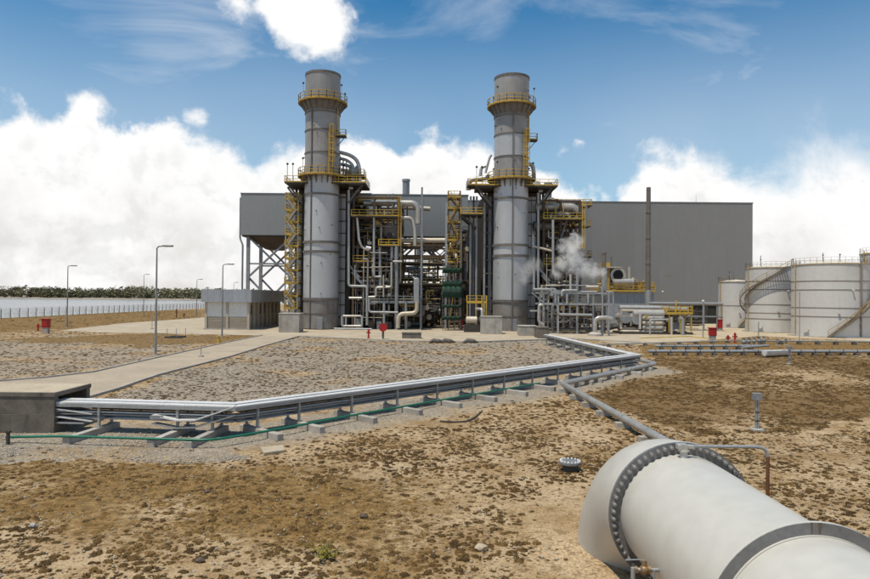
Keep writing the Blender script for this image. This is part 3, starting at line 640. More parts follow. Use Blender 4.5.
# ------------------------------------------------------------------ low pipe rack
def rack():
    t = thing('pipe_rack', 'long low pipe rack with white metal covers zigzagging over the gravel', 'pipe rack', (RK[1].x, RK[1].y, 0))
    up = Vector((0, 0, 1))
    start = Vector((PX1-.25, RK[0].y+.1, RZ-.05))
    path = [start, RK[0], RK[1], RK[2], RK[3]]
    path = [Vector((p.x, p.y, RZ)) for p in path]
    def norm(a, b): d = (b-a).normalized(); return d, Vector((-d.y, d.x, 0))        # second points to the far side on the first legs
    def offset(pts, o, z):
        out = []
        for i, p in enumerate(pts):
            if i == 0: _, n = norm(pts[0], pts[1]); q = p+n*o
            elif i == len(pts)-1: _, n = norm(pts[-2], pts[-1]); q = p+n*o
            else:
                d1, n1 = norm(pts[i-1], p); d2, n2 = norm(p, pts[i+1]); b = (n1+n2).normalized(); q = p+b*(o/max(.35, b.dot(n1)))
            out.append(Vector((q.x, q.y, z)))
        return out
    def strip(o0, o1, z, th, name, m, i0=0, i1=None, cut=3.1):
        """flat covers laid sheet after sheet along the rack"""
        A = offset(path, o0, z); B = offset(path, o1, z); i1 = i1 or len(path)-1
        for i in range(i0, i1):
            L = (A[i+1]-A[i]).length; k = max(1, round(L/cut))
            for j in range(k):
                g = .006/ L
                p = [A[i].lerp(A[i+1], j/k+g), B[i].lerp(B[i+1], j/k+g), B[i].lerp(B[i+1], (j+1)/k-g), A[i].lerp(A[i+1], (j+1)/k-g)]
                q = [v+up*th for v in p]; mb = MB(); mb.hexa(p+q); build(name, mb, m, t, smooth=False)
    strip(.0, .40, RZ-.05, .05, 'tray_cover', 'tray_cover')
    strip(.47, .95, RZ-.02, .05, 'tray_cover', 'tray_cover')
    # rails under the covers, near-black fill painting cables and shade there, cable trays below
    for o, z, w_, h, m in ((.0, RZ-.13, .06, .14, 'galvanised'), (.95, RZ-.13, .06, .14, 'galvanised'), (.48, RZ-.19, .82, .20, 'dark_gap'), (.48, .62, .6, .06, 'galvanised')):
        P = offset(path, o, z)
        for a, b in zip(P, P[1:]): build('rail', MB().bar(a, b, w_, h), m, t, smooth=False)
    for o, z, r, m in ((.05, .92, .035, 'galvanised'), (.12, .80, .028, 'cladding'), (.60, .86, .06, 'galvanised'), (.78, .70, .05, 'galvanised')):
        build('conduit', MB().tube(offset(path, o, z), r, 8, bend=.3), m, t)
    P = offset(path[:3], .2, .42); build('lower_tray', MB().bar(P[0], P[1].lerp(P[0], .2), .4, .07), 'galvanised', t, smooth=False)
    # bent covers dropping into the pit, and the loop before the corner
    def ramp(pts, w_, name, m, th=.05):
        for a, b in zip(pts, pts[1:]):
            d = (b-a); n = Vector((-d.y, d.x, 0)).normalized()*w_; p = [a, a+n, b+n, b]; mb = MB(); mb.hexa(p+[v+up*th for v in p]); build(name, mb, m, t, smooth=False)
    for z, dz in ((1.05, .24), (.80, .22), (.48, .20)):
        a = path[0].lerp(path[1], .1); q = Vector((a.x-.35, a.y, z+dz)); r_ = Vector((RK[0].x, RK[0].y, z)); ramp([q, q.lerp(r_, .35)+up*.02, r_], .35, 'tray_bend', 'tray_cover')
    c1 = RK[1]; d1 = (RK[1]-RK[0]).normalized(); n1 = Vector((-d1.y, d1.x, 0))
    s = [c1-d1*3.6-n1*.25, c1-d1*2.5-n1*.28, c1-d1*1.7-n1*.25, c1-d1*.05-n1*.03]
    ramp([Vector((p.x, p.y, z)) for p, z in zip(s, (.86, .68, .70, RZ-.03))], .34, 'loop_tray', 'tray_cover')
    ramp([Vector((p.x, p.y, z)) for p, z in zip(s, (.52, .36, .40, .92))], .34, 'loop_tray', 'galvanised')
    build('end_plate', MB().box((s[0].x-.05, s[0].y-.05, .74), (s[0].x+.5, s[0].y-.02, .90)), 'galvanised', t)
    # frames on concrete sleepers
    stations = []
    def leg(i, fr): stations.extend((path[i].lerp(path[i+1], f), norm(path[i], path[i+1])) for f in fr)
    leg(1, (.05, .60, .84)); L = (path[3]-path[2]).length
    n = int(L/3.15); leg(2, [.028, .085]+[(.085+(1-.10)*(j+1)/n) for j in range(n-1)])
    L3 = (path[4]-path[3]).length; n3 = int(L3/3.4); leg(3, [(j+.6)/n3 for j in range(n3)])
    for k, (p, (d, n_)) in enumerate(stations):
        b = p.copy(); b.z = 0
        for o in (.02, .93):
            q = b+n_*o; build('post', MB().bar(q+up*.28, q+up*(RZ-.2), .10, .10, d), 'galvanised', t, smooth=False)
            build('foot_plate', MB().bar(q+up*.30, q+up*.325, .24, .24, d), 'galvanised', t, smooth=False)
        for z in (RZ-.24, .74): build('cross_beam', MB().bar(b+n_*(-.03)+up*z, b+n_*.98+up*z, .07, .09), 'galvanised', t, smooth=False)
        e0, e1 = (-2.1, 1.35) if k < 3 else (-1.75, 1.25)
        if k >= len(stations)-n3: e0, e1 = -.35, 1.35
        build('sleeper', MB().bar(b+n_*e0+up*.12, b+n_*e1+up*.12, .30, .32), 'concrete', t, smooth=False, bevel=.02)
rack()
tag(build('concrete_slab', MB().poly([tuple(gnd(*p)[:2]) for p in ((260, 449), (283, 447), (285, 452), (264, 455))], -.02, .09), 'concrete_top', bevel=.01), 'flat pale concrete slab lying in front of the pipe rack bend', 'slab')

# green hose line
def green_line():
    pts = [gnd(6, 437, .2), gnd(60, 436, .33), gnd(130, 438, .34), gnd(180, 439.5, .34), gnd(212, 440, .33), gnd(250, 434, .32), gnd(300, 425, .31), gnd(350, 415.5, .31), gnd(400, 407, .31), gnd(470, 395, .31), gnd(540, 383, .31)]
    tag(build('green_pipe', MB().tube(pts, .052, 10, bend=.5), 'green_pipe'), 'thin green plastic pipe laid over the sleepers along the rack', 'pipe')
    p = gnd(8, 444); t = thing('pipe_stub_post', 'short dark steel stub post at the left end of the green pipe', 'post', p)
    build('post', MB().bar(p, p+Vector((0, 0, .5)), .1), 'dark_steel', t); build('cap', MB().bar(p+Vector((-.09, 0, .5)), p+Vector((.09, 0, .5)), .14, .06), 'dark_steel', t)
green_line()
tag(build('cut_hose', MB().tube([gnd(440, 421, .03), gnd(452, 422, .03), gnd(466, 421.5, .03), gnd(474, 418, .03), gnd(482, 411, .03)], .04, 8, bend=.4), 'dark_steel'), 'short dark hose lying loose on the gravel beside the rack', 'hose')

# single pipe that leaves the rack and passes behind the big main
def single_pipe():
    z = .42; P = [gnd(630, 358, z), gnd(656, 363.5, z), gnd(562, 383.5, z), gnd(665, 441, z), gnd(740, 482, z)]
    t = thing('ground_pipe', 'single pale grey pipe on small blocks zigzagging from rack to water main', 'pipe', (P[2].x, P[2].y, 0))
    build('run', MB().tube(P, .17, 16, bend=.5), 'cladding', t)
    for i, fr in ((1, (.12, .34, .56, .78)), (2, (.06, .22, .38, .54, .72, .9)), (3, (.3,))):
        for f in fr:
            p = P[i].lerp(P[i+1], f); d = (P[i+1]-P[i]).normalized(); n = Vector((-d.y, d.x, 0))
            build('block', MB().bar(Vector((p.x, p.y, .1))-n*.42, Vector((p.x, p.y, .1))+n*.42, .34, .30), 'concrete', t, smooth=False, bevel=.015)
            s = MB(); s.tube([p-d*.035, p+d*.035], .195, 16); build('saddle', s, 'galvanised', t)
single_pipe()

# marker posts
def marker(px, pyb, pyt, label, hs=1.):
    p = gnd(px, pyb); Y = p.y; h = at(px, pyt, Y).z; t = thing('marker_post', label, 'post', p)
    build('tube', MB().bar(p+Vector((-.045, 0, -.1)), p+Vector((-.045, 0, h-.3)), .075).bar(p+Vector((.05, 0, -.1)), p+Vector((.05, 0, h-.3)), .075), 'galvanised', t, smooth=False)
    build('junction_box', MB().box((p.x-.19*hs, Y-.12, h-.33), (p.x+.19*hs, Y+.12, h)), 'grey_steel', t, bevel=.015)
    build('footing', MB().box((p.x-.25, Y-.25, -.1), (p.x+.25, Y+.25, .07)), 'concrete', t, bevel=.02)
    for z in (.4, .8): build('strap', MB().box((p.x-.10, Y-.05, z), (p.x+.105, Y-.04, z+.06)), 'dark_steel', t)
marker(757, 430, 393, 'grey steel marker post with square head alone in the brown field')
marker(789.5, 364, 346, 'grey steel marker post in front of the white trough')
# weed and stones
def weed():
    p = gnd(322, 556); rs = random.Random(4); t = thing('weed_plant', 'straggly yellow green weed growing in the sandy foreground', 'plant', p); mb = MB(); st = MB()
    for i in range(16):
        a = rs.uniform(0, 6.3); r = rs.uniform(.15, .62); e = p+Vector((math.cos(a)*r, math.sin(a)*r, rs.uniform(.05, .22))); st.tube([p, p.lerp(e, .5)+Vector((0, 0, .06)), e], .006, 4)
        for k in range(20):
            q = p.lerp(e, rs.uniform(.25, 1))+Vector((rs.uniform(-.06, .06), rs.uniform(-.06, .06), rs.uniform(0, .07))); n = len(mb.v)
            u = Vector((rs.uniform(-1, 1), rs.uniform(-1, 1), rs.uniform(-.3, .6))).normalized()*.042; v = u.cross(Vector((rs.uniform(-.5, .5), rs.uniform(-.5, .5), 1))).normalized()*.018
            mb.v += [tuple(q-u), tuple(q+v), tuple(q+u), tuple(q-v)]; mb.f.append((n, n+1, n+2, n+3))
    build('leaves', mb, 'weed_leaves', t, smooth=False); build('stems', st, 'weed_leaves', t)['kind'] = 'stuff'
weed()
def stone(px, py, s, m, label, seed):
    p = gnd(px, py); rs = np.random.RandomState(seed); bm = bmesh.new(); bmesh.ops.create_icosphere(bm, subdivisions=2, radius=1)
    for v in bm.verts:
        k = 1+.35*(mnoise.noise(v.co*1.3+Vector((seed, 0, 0)))); v.co = Vector((v.co.x*k*s, v.co.y*k*s*.8, v.co.z*k*s*.55))
    mb = MB(); bm.verts.index_update(); mb.v = [tuple(v.co+p+Vector((0, 0, s*.25))) for v in bm.verts]; mb.f = [tuple(v.index for v in f.verts) for f in bm.faces]; bm.free()
    tag(build('stone', mb, m), label, 'stone', 'loose stones on the sand')
stone(207, 492, .11, 'brown_steel', 'dark brown stone on ochre sand left of the centre foreground', 1)
stone(200, 561, .11, 'brown_steel', 'dark brown stone low in the sandy foreground beside the weed', 2)
stone(364, 517, .13, 'brown_steel', 'brown rounded clod on pale sand right of the weed', 3)
stone(481, 549, .16, 'concrete_top', 'pale stone on the sand nearest the big cream main', 4)
stone(33, 526, .10, 'concrete', 'small pale stone on the ochre ground at the far left', 5)
# ------------------------------------------------------------------ plant helpers
UP = Vector((0, 0, 1))
def platform(t, x0, x1, y0, y1, z, sides='fblr', rm='yellow', dm='dark_steel', name='platform'):
    p = build(name, MB().box((x0, y0, z-.22), (x1, y1, z)), dm, t, smooth=False)
    mb = MB(); e = .05
    for s_, a, b in (('f', (x0, y0+e), (x1, y0+e)), ('b', (x0, y1-e), (x1, y1-e)), ('l', (x0+e, y0), (x0+e, y1)), ('r', (x1-e, y0), (x1-e, y1))):
        if s_ in sides: mb.rail([(a[0], a[1], z), (b[0], b[1], z)])
    if mb.v: build('railing', mb, rm, p, smooth=False)
    return p
def frame(t, xs, ys, zs, m='brown_steel', cw=.4, bw=.32, braces=(), y_beams=True, skip=()):
    for i, x in enumerate(xs):
        for j, y in enumerate(ys): build('column', MB().bar((x, y, zs[0]), (x, y, zs[-1]), cw), m, t, smooth=False)
    for k, z in enumerate(zs[1:]):
        for j, y in enumerate(ys):
            for i in range(len(xs)-1):
                if (i, j, k) in skip: continue
                build('beam', MB().bar((xs[i]+cw/2, y, z-bw/2-.01), (xs[i+1]-cw/2, y, z-bw/2-.01), bw*.6, bw), m, t, smooth=False)
        if y_beams:
            for x in xs:
                for j in range(len(ys)-1): build('beam', MB().bar((x, ys[j]+cw/2, z-bw/2-.01), (x, ys[j+1]-cw/2, z-bw/2-.01), bw*.6, bw), m, t, smooth=False)
    for i, k, j in braces:
        y = ys[j]-.02; a, b = xs[i]+cw/2, xs[i+1]-cw/2; z0, z1 = zs[k]+.1, zs[k+1]-bw
        build('brace', MB().bar((a, y, z0), (b, y, z1), bw*.55), m, t, smooth=False); build('brace', MB().bar((a, y+.2, z1), (b, y+.2, z0), bw*.55), m, t, smooth=False)
def pipe(t, pts, r, m='cladding', bend=None, name='pipe', n=10):
    return build(name, MB().tube(pts, r, n, bend=bend if bend is not None else r*2.2), m, t)
def pxpipe(t, pts, Y, r, m='cladding', name='pipe', bend=None):
    return pipe(t, [at(p[0], p[1], Y+(p[2] if len(p) > 2 else 0)) for p in pts], r, m, bend, name)
def flanges(t, a, b, r, fr, m='grey_steel'):
    a, b = Vector(a), Vector(b); d = (b-a).normalized()
    for f in fr: q = a.lerp(b, f); build('pipe_flange', MB().tube([q-d*.06, q+d*.06], r*1.45, 12), m, t)
def clutter(t, box, n, seed, mats, rr=(.08, .3)):
    """rectilinear process pipes inside a box"""
    rs = random.Random(seed); x0, x1, y0, y1, z0, z1 = box
    for i in range(n):
        p = Vector((rs.uniform(x0, x1), rs.uniform(y0, y1), rs.uniform(z0, z1))); pts = [p]; ax = rs.choice('xz')
        for k in range(rs.randint(1, 4)):
            q = pts[-1].copy()
            if ax == 'x': q.x = rs.uniform(x0, x1)
            elif ax == 'z': q.z = rs.uniform(z0, z1)
            else: q.y = rs.uniform(y0, y1)
            if (q-pts[-1]).length < .8: continue
            pts.append(q); ax = rs.choice([a for a in 'xxzzy' if a != ax])
        if len(pts) < 2: continue
        r = rr[0]+(rr[1]-rr[0])*rs.random()**2.2; m = rs.choice(mats); build('pipe', MB().tube(pts, r, 8, bend=r*2), m, t)
        if rs.random() < .35:
            a, b = pts[0], pts[1]; d = (b-a).normalized(); q = a.lerp(b, rs.uniform(.3, .7))
            v = MB().tube([q-d*r*2.2, q-d*r, q+d*r, q+d*r*2.2], [r*1.5, r*2, r*2, r*1.5], 8); s_ = Vector((0, -1, 0)); v.tube([q, q+s_*r*4.5], r*.5, 6); v.tube([q+s_*r*4.4, q+s_*r*4.8], r*2, 10)
            build('valve', v, rs.choice(['grey_steel', 'dark_steel', 'yellow_worn', 'cream_pipe']), t)

# ------------------------------------------------------------------ turbine hall and filter house
def panels(t, x0, x1, y, z0, z1, w_, m, ax='x', name='wall_panel', th=.12):
    n = max(1, round(abs(x1-x0)/w_)); s_ = (x1-x0)/n
    for i in range(n):
        a, b = x0+s_*i+.004, x0+s_*(i+1)-.004
        mb = MB().box((a, y, z0), (b, y+th, z1)) if ax == 'x' else MB().box((y, a, z0), (y+th, b, z1))
        build(name, mb, m, t, smooth=False)
def hall():
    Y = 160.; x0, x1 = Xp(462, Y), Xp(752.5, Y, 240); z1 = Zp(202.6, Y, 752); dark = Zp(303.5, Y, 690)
    t = thing('turbine_hall', 'huge plain grey clad turbine hall behind the right hand stack and tanks', 'building', ((x0+x1)/2, Y, 0))
    build('core', MB().box((x0+.1, Y+.14, 0), (x1-.1, Y+52, z1-.3)), 'roof_trim', t, smooth=False)
    xm = Xp(600, Y); panels(t, xm, x1, Y, dark, z1-.25, 2.05, 'hall_panel'); panels(t, x0, xm, Y, 0, z1-.25, 2.05, 'hall_panel')
    panels(t, Y, Y+52, x1-.1, 0, z1-.25, 2.4, 'hall_panel', 'y')
    build('parapet', MB().box((x0-.05, Y-.08, z1-.25), (x1+.15, Y+52, z1)), 'roof_trim', t, smooth=False)
    xd = xm; k = 0
    while xd < x1-3:                                        # open bays along the foot
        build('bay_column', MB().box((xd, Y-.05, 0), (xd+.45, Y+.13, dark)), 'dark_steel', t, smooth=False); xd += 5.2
    build('bay_shade', MB().box((xm, Y+.10, 0), (x1-.2, Y+.135, dark)), 'dark_gap', t, smooth=False)  # near-black sheet, painted shade of the open bays
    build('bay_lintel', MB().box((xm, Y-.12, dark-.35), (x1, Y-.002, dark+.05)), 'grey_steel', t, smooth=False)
    for px, py in ((637, 276),): build('wall_plate', MB().box((Xp(665, Y), Y-.03, Zp(276, Y, 665)), (Xp(672, Y), Y-.002, Zp(274.5, Y, 665))), 'brown_wall', t)
    a = at(696, 202, Y+6); build('lightning_rod', MB().tube([(a.x, Y+6, z1), (a.x, Y+6, z1+2.6)], .04, 6), 'grey_steel', t)
    p = at(548, 200, Y+8); zz = Zp(183, Y+8, 548); t2 = thing('roof_vent', 'grey round vent rising over the roof right of right hand stack', 'vent', (p.x, Y+8, z1), 'roof vents')
    build('duct', MB().lathe([(.95, -.1), (.95, zz-z1)], (p.x, Y+8, z1), 20), 'grey_steel', t2); build('rim', MB().lathe([(.95, zz-z1-.5), (1.08, zz-z1-.5), (1.08, zz-z1), (.8, zz-z1)], (p.x, Y+8, z1), 20), 'grey_steel', t2)
hall()
def filter_house():
    Y = 150.; D = 13; x0, x1 = Xp(240.5, Y, 220), Xp(468, Y, 220); z0, z1 = Zp(235, Y, 260), Zp(193.3, Y, 300)
    t = thing('filter_house', 'long grey clad air intake house raised high on braced steel legs', 'building', ((x0+x1)/2, Y, 0))
    build('core', MB().box((x0+.1, Y+.13, z0+.05), (x1-.1, Y+D, z1-.2)), 'dark_steel', t, smooth=False)
    panels(t, x0, x1, Y, z0, z1-.2, 2.1, 'house_panel'); panels(t, Y+.15, Y+D, x0, z0, z1-.2, 2.1, 'house_panel', 'y')
    build('roof', MB().box((x0-.1, Y-.1, z1-.2), (x1+.1, Y+D+.1, z1)), 'roof_trim', t, smooth=False)
    build('floor_beams', MB().box((x0+.3, Y+.3, z0-.35), (x1-.3, Y+D-.3, z0+.04)), 'dark_steel', t, smooth=False)
    # intake hopper under the floor at the left end
    for hx in (x0+6.4, x0+26, x1-9):
        mb = MB(); a, b = hx-5.2, hx+5.2; mb.hexa([(hx-1.6, Y+4, z0-3.0), (hx+1.6, Y+4, z0-3.0), (hx+1.6, Y+9, z0-3.0), (hx-1.6, Y+9, z0-3.0), (a, Y+1, z0-.36), (b, Y+1, z0-.36), (b, Y+D-1, z0-.36), (a, Y+D-1, z0-.36)]); build('intake_hopper', mb, 'brown_steel', t, smooth=False)
    build('downpipe', MB().tube([(x0-.35, Y+1, z1-1), (x0-.35, Y+1, z0-.8), (x0+.4, Y+.6, z0-2.2), (x0+.4, Y+.6, 0)], .22, 8, bend=.5), 'grey_steel', t)
    xs = [x0+1.6+(x1-x0-3.2)*i/5 for i in range(6)]; ys = (Y+1, Y+D-1); zl = [0, z0*.34, z0*.67, z0-.4]
    for x in xs:
        for y in ys: build('leg', MB().bar((x, y, 0), (x, y, z0-.35), .75, .6), 'grey_steel', t, smooth=False)
    for y in ys:
        for i in range(5):
            for k in range(3):
                a, b = xs[i]+.35, xs[i+1]-.35
                build('beam', MB().bar((a, y, zl[k+1]), (b, y, zl[k+1]), .3, .35), 'grey_steel', t, smooth=False) if k < 2 else None
            xm = (xs[i]+xs[i+1])/2
            for u, v, zA, zB in ((xs[i], xs[i+1], zl[0], zl[1]*1.5), (xs[i], xs[i+1], zl[1]*1.5, zl[3])):
                build('brace', MB().bar((u, y, zA), (v, y, zB), .42), 'grey_steel', t, smooth=False); build('brace', MB().bar((u, y+.45, zB), (v, y+.45, zA), .42), 'grey_steel', t, smooth=False)
    p = at(406, 193, Y+6); zz = Zp(179.5, Y+6, 406); t2 = thing('roof_vent', 'grey round vent rising over the roof between the two stacks', 'vent', (p.x, Y+6, z1), 'roof vents')
    build('duct', MB().lathe([(.85, -.1), (.85, zz-z1)], (p.x, Y+6, z1), 20), 'grey_steel', t2); build('rim', MB().lathe([(.85, zz-z1-.5), (.98, zz-z1-.5), (.98, zz-z1), (.7, zz-z1)], (p.x, Y+6, z1), 20), 'grey_steel', t2)
filter_house()

# ------------------------------------------------------------------ exhaust stacks
def stack(px, ys, side, label, lam):
    Y = 119.; top, plat1, j1, j2, plat2, r1, d1, d2, low, stp, base = ys
    x = at(px, base, Y).x; r = 17.15/F*Y; t = thing('exhaust_stack', label, 'stack', (x, Y, 0), 'exhaust stacks'); z = lambda py: at(px, py, Y).z
    c = (x, Y, 0); n = 56
    def sec(a, b, m, rr=r, name='shell'): build(name, MB().lathe([(rr, z(b)), (rr, z(a))], c, n), m, t)
    sec(top, plat1-4, 'stack_upper', r*1.01); sec(plat1-4, j1, 'stack_upper'); sec(j1, j2, 'stack_upper' if lam else 'stack_steel'); sec(j2, plat2+2, 'stack_upper'); sec(plat2+2, r1, 'stack_steel')
    sec(r1, d1, 'stack_steel'); sec(d1, d2, 'stack_steel', r*1.005); sec(d2, low, 'stack_steel', r*1.015); sec(low, stp, 'stack_base', r*1.01); sec(stp, base, 'stack_base', r*1.0)
    build('shell_inside', MB().lathe([(r*.94, z(top)-.05), (r*.94, z(top)-8)], c, n), 'dark_steel', t); build('crown', MB().lathe([(r*.94, z(top)-.4), (r*1.035, z(top)-.4), (r*1.035, z(top)), (r*.94, z(top))], c, n, closed=True), 'ring_steel', t)
    for py, w_, e in ((j1, .22, .10), (j2, .22, .10), (r1, .35, .16), (d1, .4, .22), (d2, .4, .22), (low, .45, .18), (stp, .2, .08), (plat1+11, .3, .12)):
        build('stiffener', MB().lathe([(r*.99, z(py)-w_/2), (r+e, z(py)-w_/2), (r+e, z(py)+w_/2), (r*.99, z(py)+w_/2)], c, n, closed=True), 'ring_steel', t)
    for py, ro, h in ((plat1, 24.5/F*Y, 1.6), (plat2, 24/F*Y, 1.4)):
        zz = z(py); p = build('platform', MB().lathe([(r*1.02, zz-.2), (ro, zz-.2), (ro, zz), (r*1.02, zz)], c, n, closed=True), 'yellow_worn', t)
        rl = MB(); m = 20
        for k in range(m):
            a0, a1 = 2*math.pi*k/m, 2*math.pi*(k+1)/m; A = Vector((x+ro*.985*math.cos(a0), Y+ro*.985*math.sin(a0), zz)); B = Vector((x+ro*.985*math.cos(a1), Y+ro*.985*math.sin(a1), zz)); rl.rail([A, B], 1.25, .05, 9)
        build('railing', rl, 'yellow', p, smooth=False)
        for k in range(20):
            a = 2*math.pi*(k+.5)/20; o = Vector((math.cos(a), math.sin(a), 0)); q = Vector((x, Y, zz-.2)); mb = MB(); s_ = Vector((-o.y, o.x, 0))*.06
            A, B, C = q+o*(r*1.0), q+o*(ro*.97), q+o*(r*1.0)-UP*h; mb.v = [tuple(v) for v in (A-s_, B-s_, C-s_, A+s_, B+s_, C+s_)]; mb.f = [(0, 1, 2), (5, 4, 3), (0, 3, 4, 1), (1, 4, 5, 2), (2, 5, 3, 0)]
            build('bracket', mb, 'ring_steel', p, smooth=False)
        if py == plat1: build('support_cone', MB().lathe([(r*1.01, zz-1.7), (ro*.86, zz-.45), (ro*.86, zz-.2)], c, n), 'ring_steel', p)
        for k in range(4):
            a = .6+k*1.7; q = Vector((x+ro*math.cos(a), Y+ro*math.sin(a), zz)); l = build('lamp_post', MB().bar(q, q+UP*2.6, .06), 'grey_steel', p); build('lamp', MB().ball(q+UP*2.7, .2, 8, 5), 'dark_steel', p)
    # conductor, cable duct, caged ladder
    a = R(-90)+side[0]; o = Vector((math.cos(a), math.sin(a), 0))*(r+.12); b = Vector((x, Y, 0))+o
    build('cable_duct', MB().bar(b+UP*z(base), b+UP*z(plat1), .17, .2), 'ring_steel', t)
    a = R(-90)+side[1]; o = Vector((math.cos(a), math.sin(a), 0)); tg = Vector((-o.y, o.x, 0)); b = Vector((x, Y, 0))+o*(r+.35); mb = MB()
    za, zb = z(plat2), z(j1-4)
    for s_ in (-.4, .4): mb.bar(b+tg*s_+UP*za, b+tg*s_+UP*zb, .12)
    k = za
    while k < zb: mb.bar(b-tg*.4+UP*k, b+tg*.4+UP*k, .07); k += .45
    l = build('ladder', mb, 'yellow', t, smooth=False); cg = MB()
    for i in range(7): q = b+UP*(za+2.2+(zb-za-2.2)*i/6); cg.tube([q-tg*.45, q-tg*.45+o*.5, q+o*.85, q+tg*.45+o*.5, q+tg*.45], .05, 6)
    for s_ in (-.45, 0, .45): cg.bar(b+tg*s_+o*(.6 if s_ else .85)+UP*(za+2.2), b+tg*s_+o*(.6 if s_ else .85)+UP*zb, .06)
    build('safety_cage', cg, 'yellow', l, smooth=False)
    b2 = Vector((x+r*.96, Y-1.2, z(j1+5))); p = build('rest_platform', MB().box(b2+Vector((-.6, -.8, -.15)), b2+Vector((1.5, .8, 0))), 'dark_steel', t)
    build('railing', MB().rail([b2+Vector((-.4, -.75, 0)), b2+Vector((1.45, -.75, 0)), b2+Vector((1.45, .75, 0))]), 'yellow', p, smooth=False); build('strut', MB().bar(b2+Vector((1.3, 0, -.1)), b2+Vector((-.3, 0, -2)), .12), 'ring_steel', p)
    mb = MB()
    za, zb = z(j1+5), z(plat1)
    for s_ in (-.3, .3): mb.bar((x+r*.95, Y-1.4+s_, za), (x+r*.95, Y-1.4+s_, zb), .1)
    k = za
    while k < zb: mb.bar((x+r*.95, Y-1.7, k), (x+r*.95, Y-1.1, k), .06); k += .45
    build('ladder', mb, 'yellow', t, smooth=False)
    rs = random.Random(px)
    for k in range(22):                                     # small sampling ports and lugs
        a = R(-90)+rs.uniform(-1.4, 1.4); zz = rs.uniform(z(base)+4, z(top)-2); o = Vector((math.cos(a), math.sin(a), 0)); q = Vector((x, Y, zz))+o*r; build('port', MB().tube([q, q+o*.22], rs.uniform(.06, .13), 8), 'ring_steel', t)
    dr = MB().box((x-.1, Y-r*1.03, .1), (x+.9, Y-r*.9, 2.2)); build('access_door', dr, 'grey_steel', t, bevel=.03)
stack(320.5, (75.5, 104, 133, 155, 177, 196, 243, 252.5, 299, 313, 328), (-.46, .62), 'tall weathered steel exhaust stack on the left with two yellow platforms', True)
stack(510, (78.5, 107.5, 137, 159, 180.5, 200, 246, 256.5, 301, 316, 331.5), (-.02, .70), 'tall pale steel exhaust stack on the right with two yellow platforms', False)
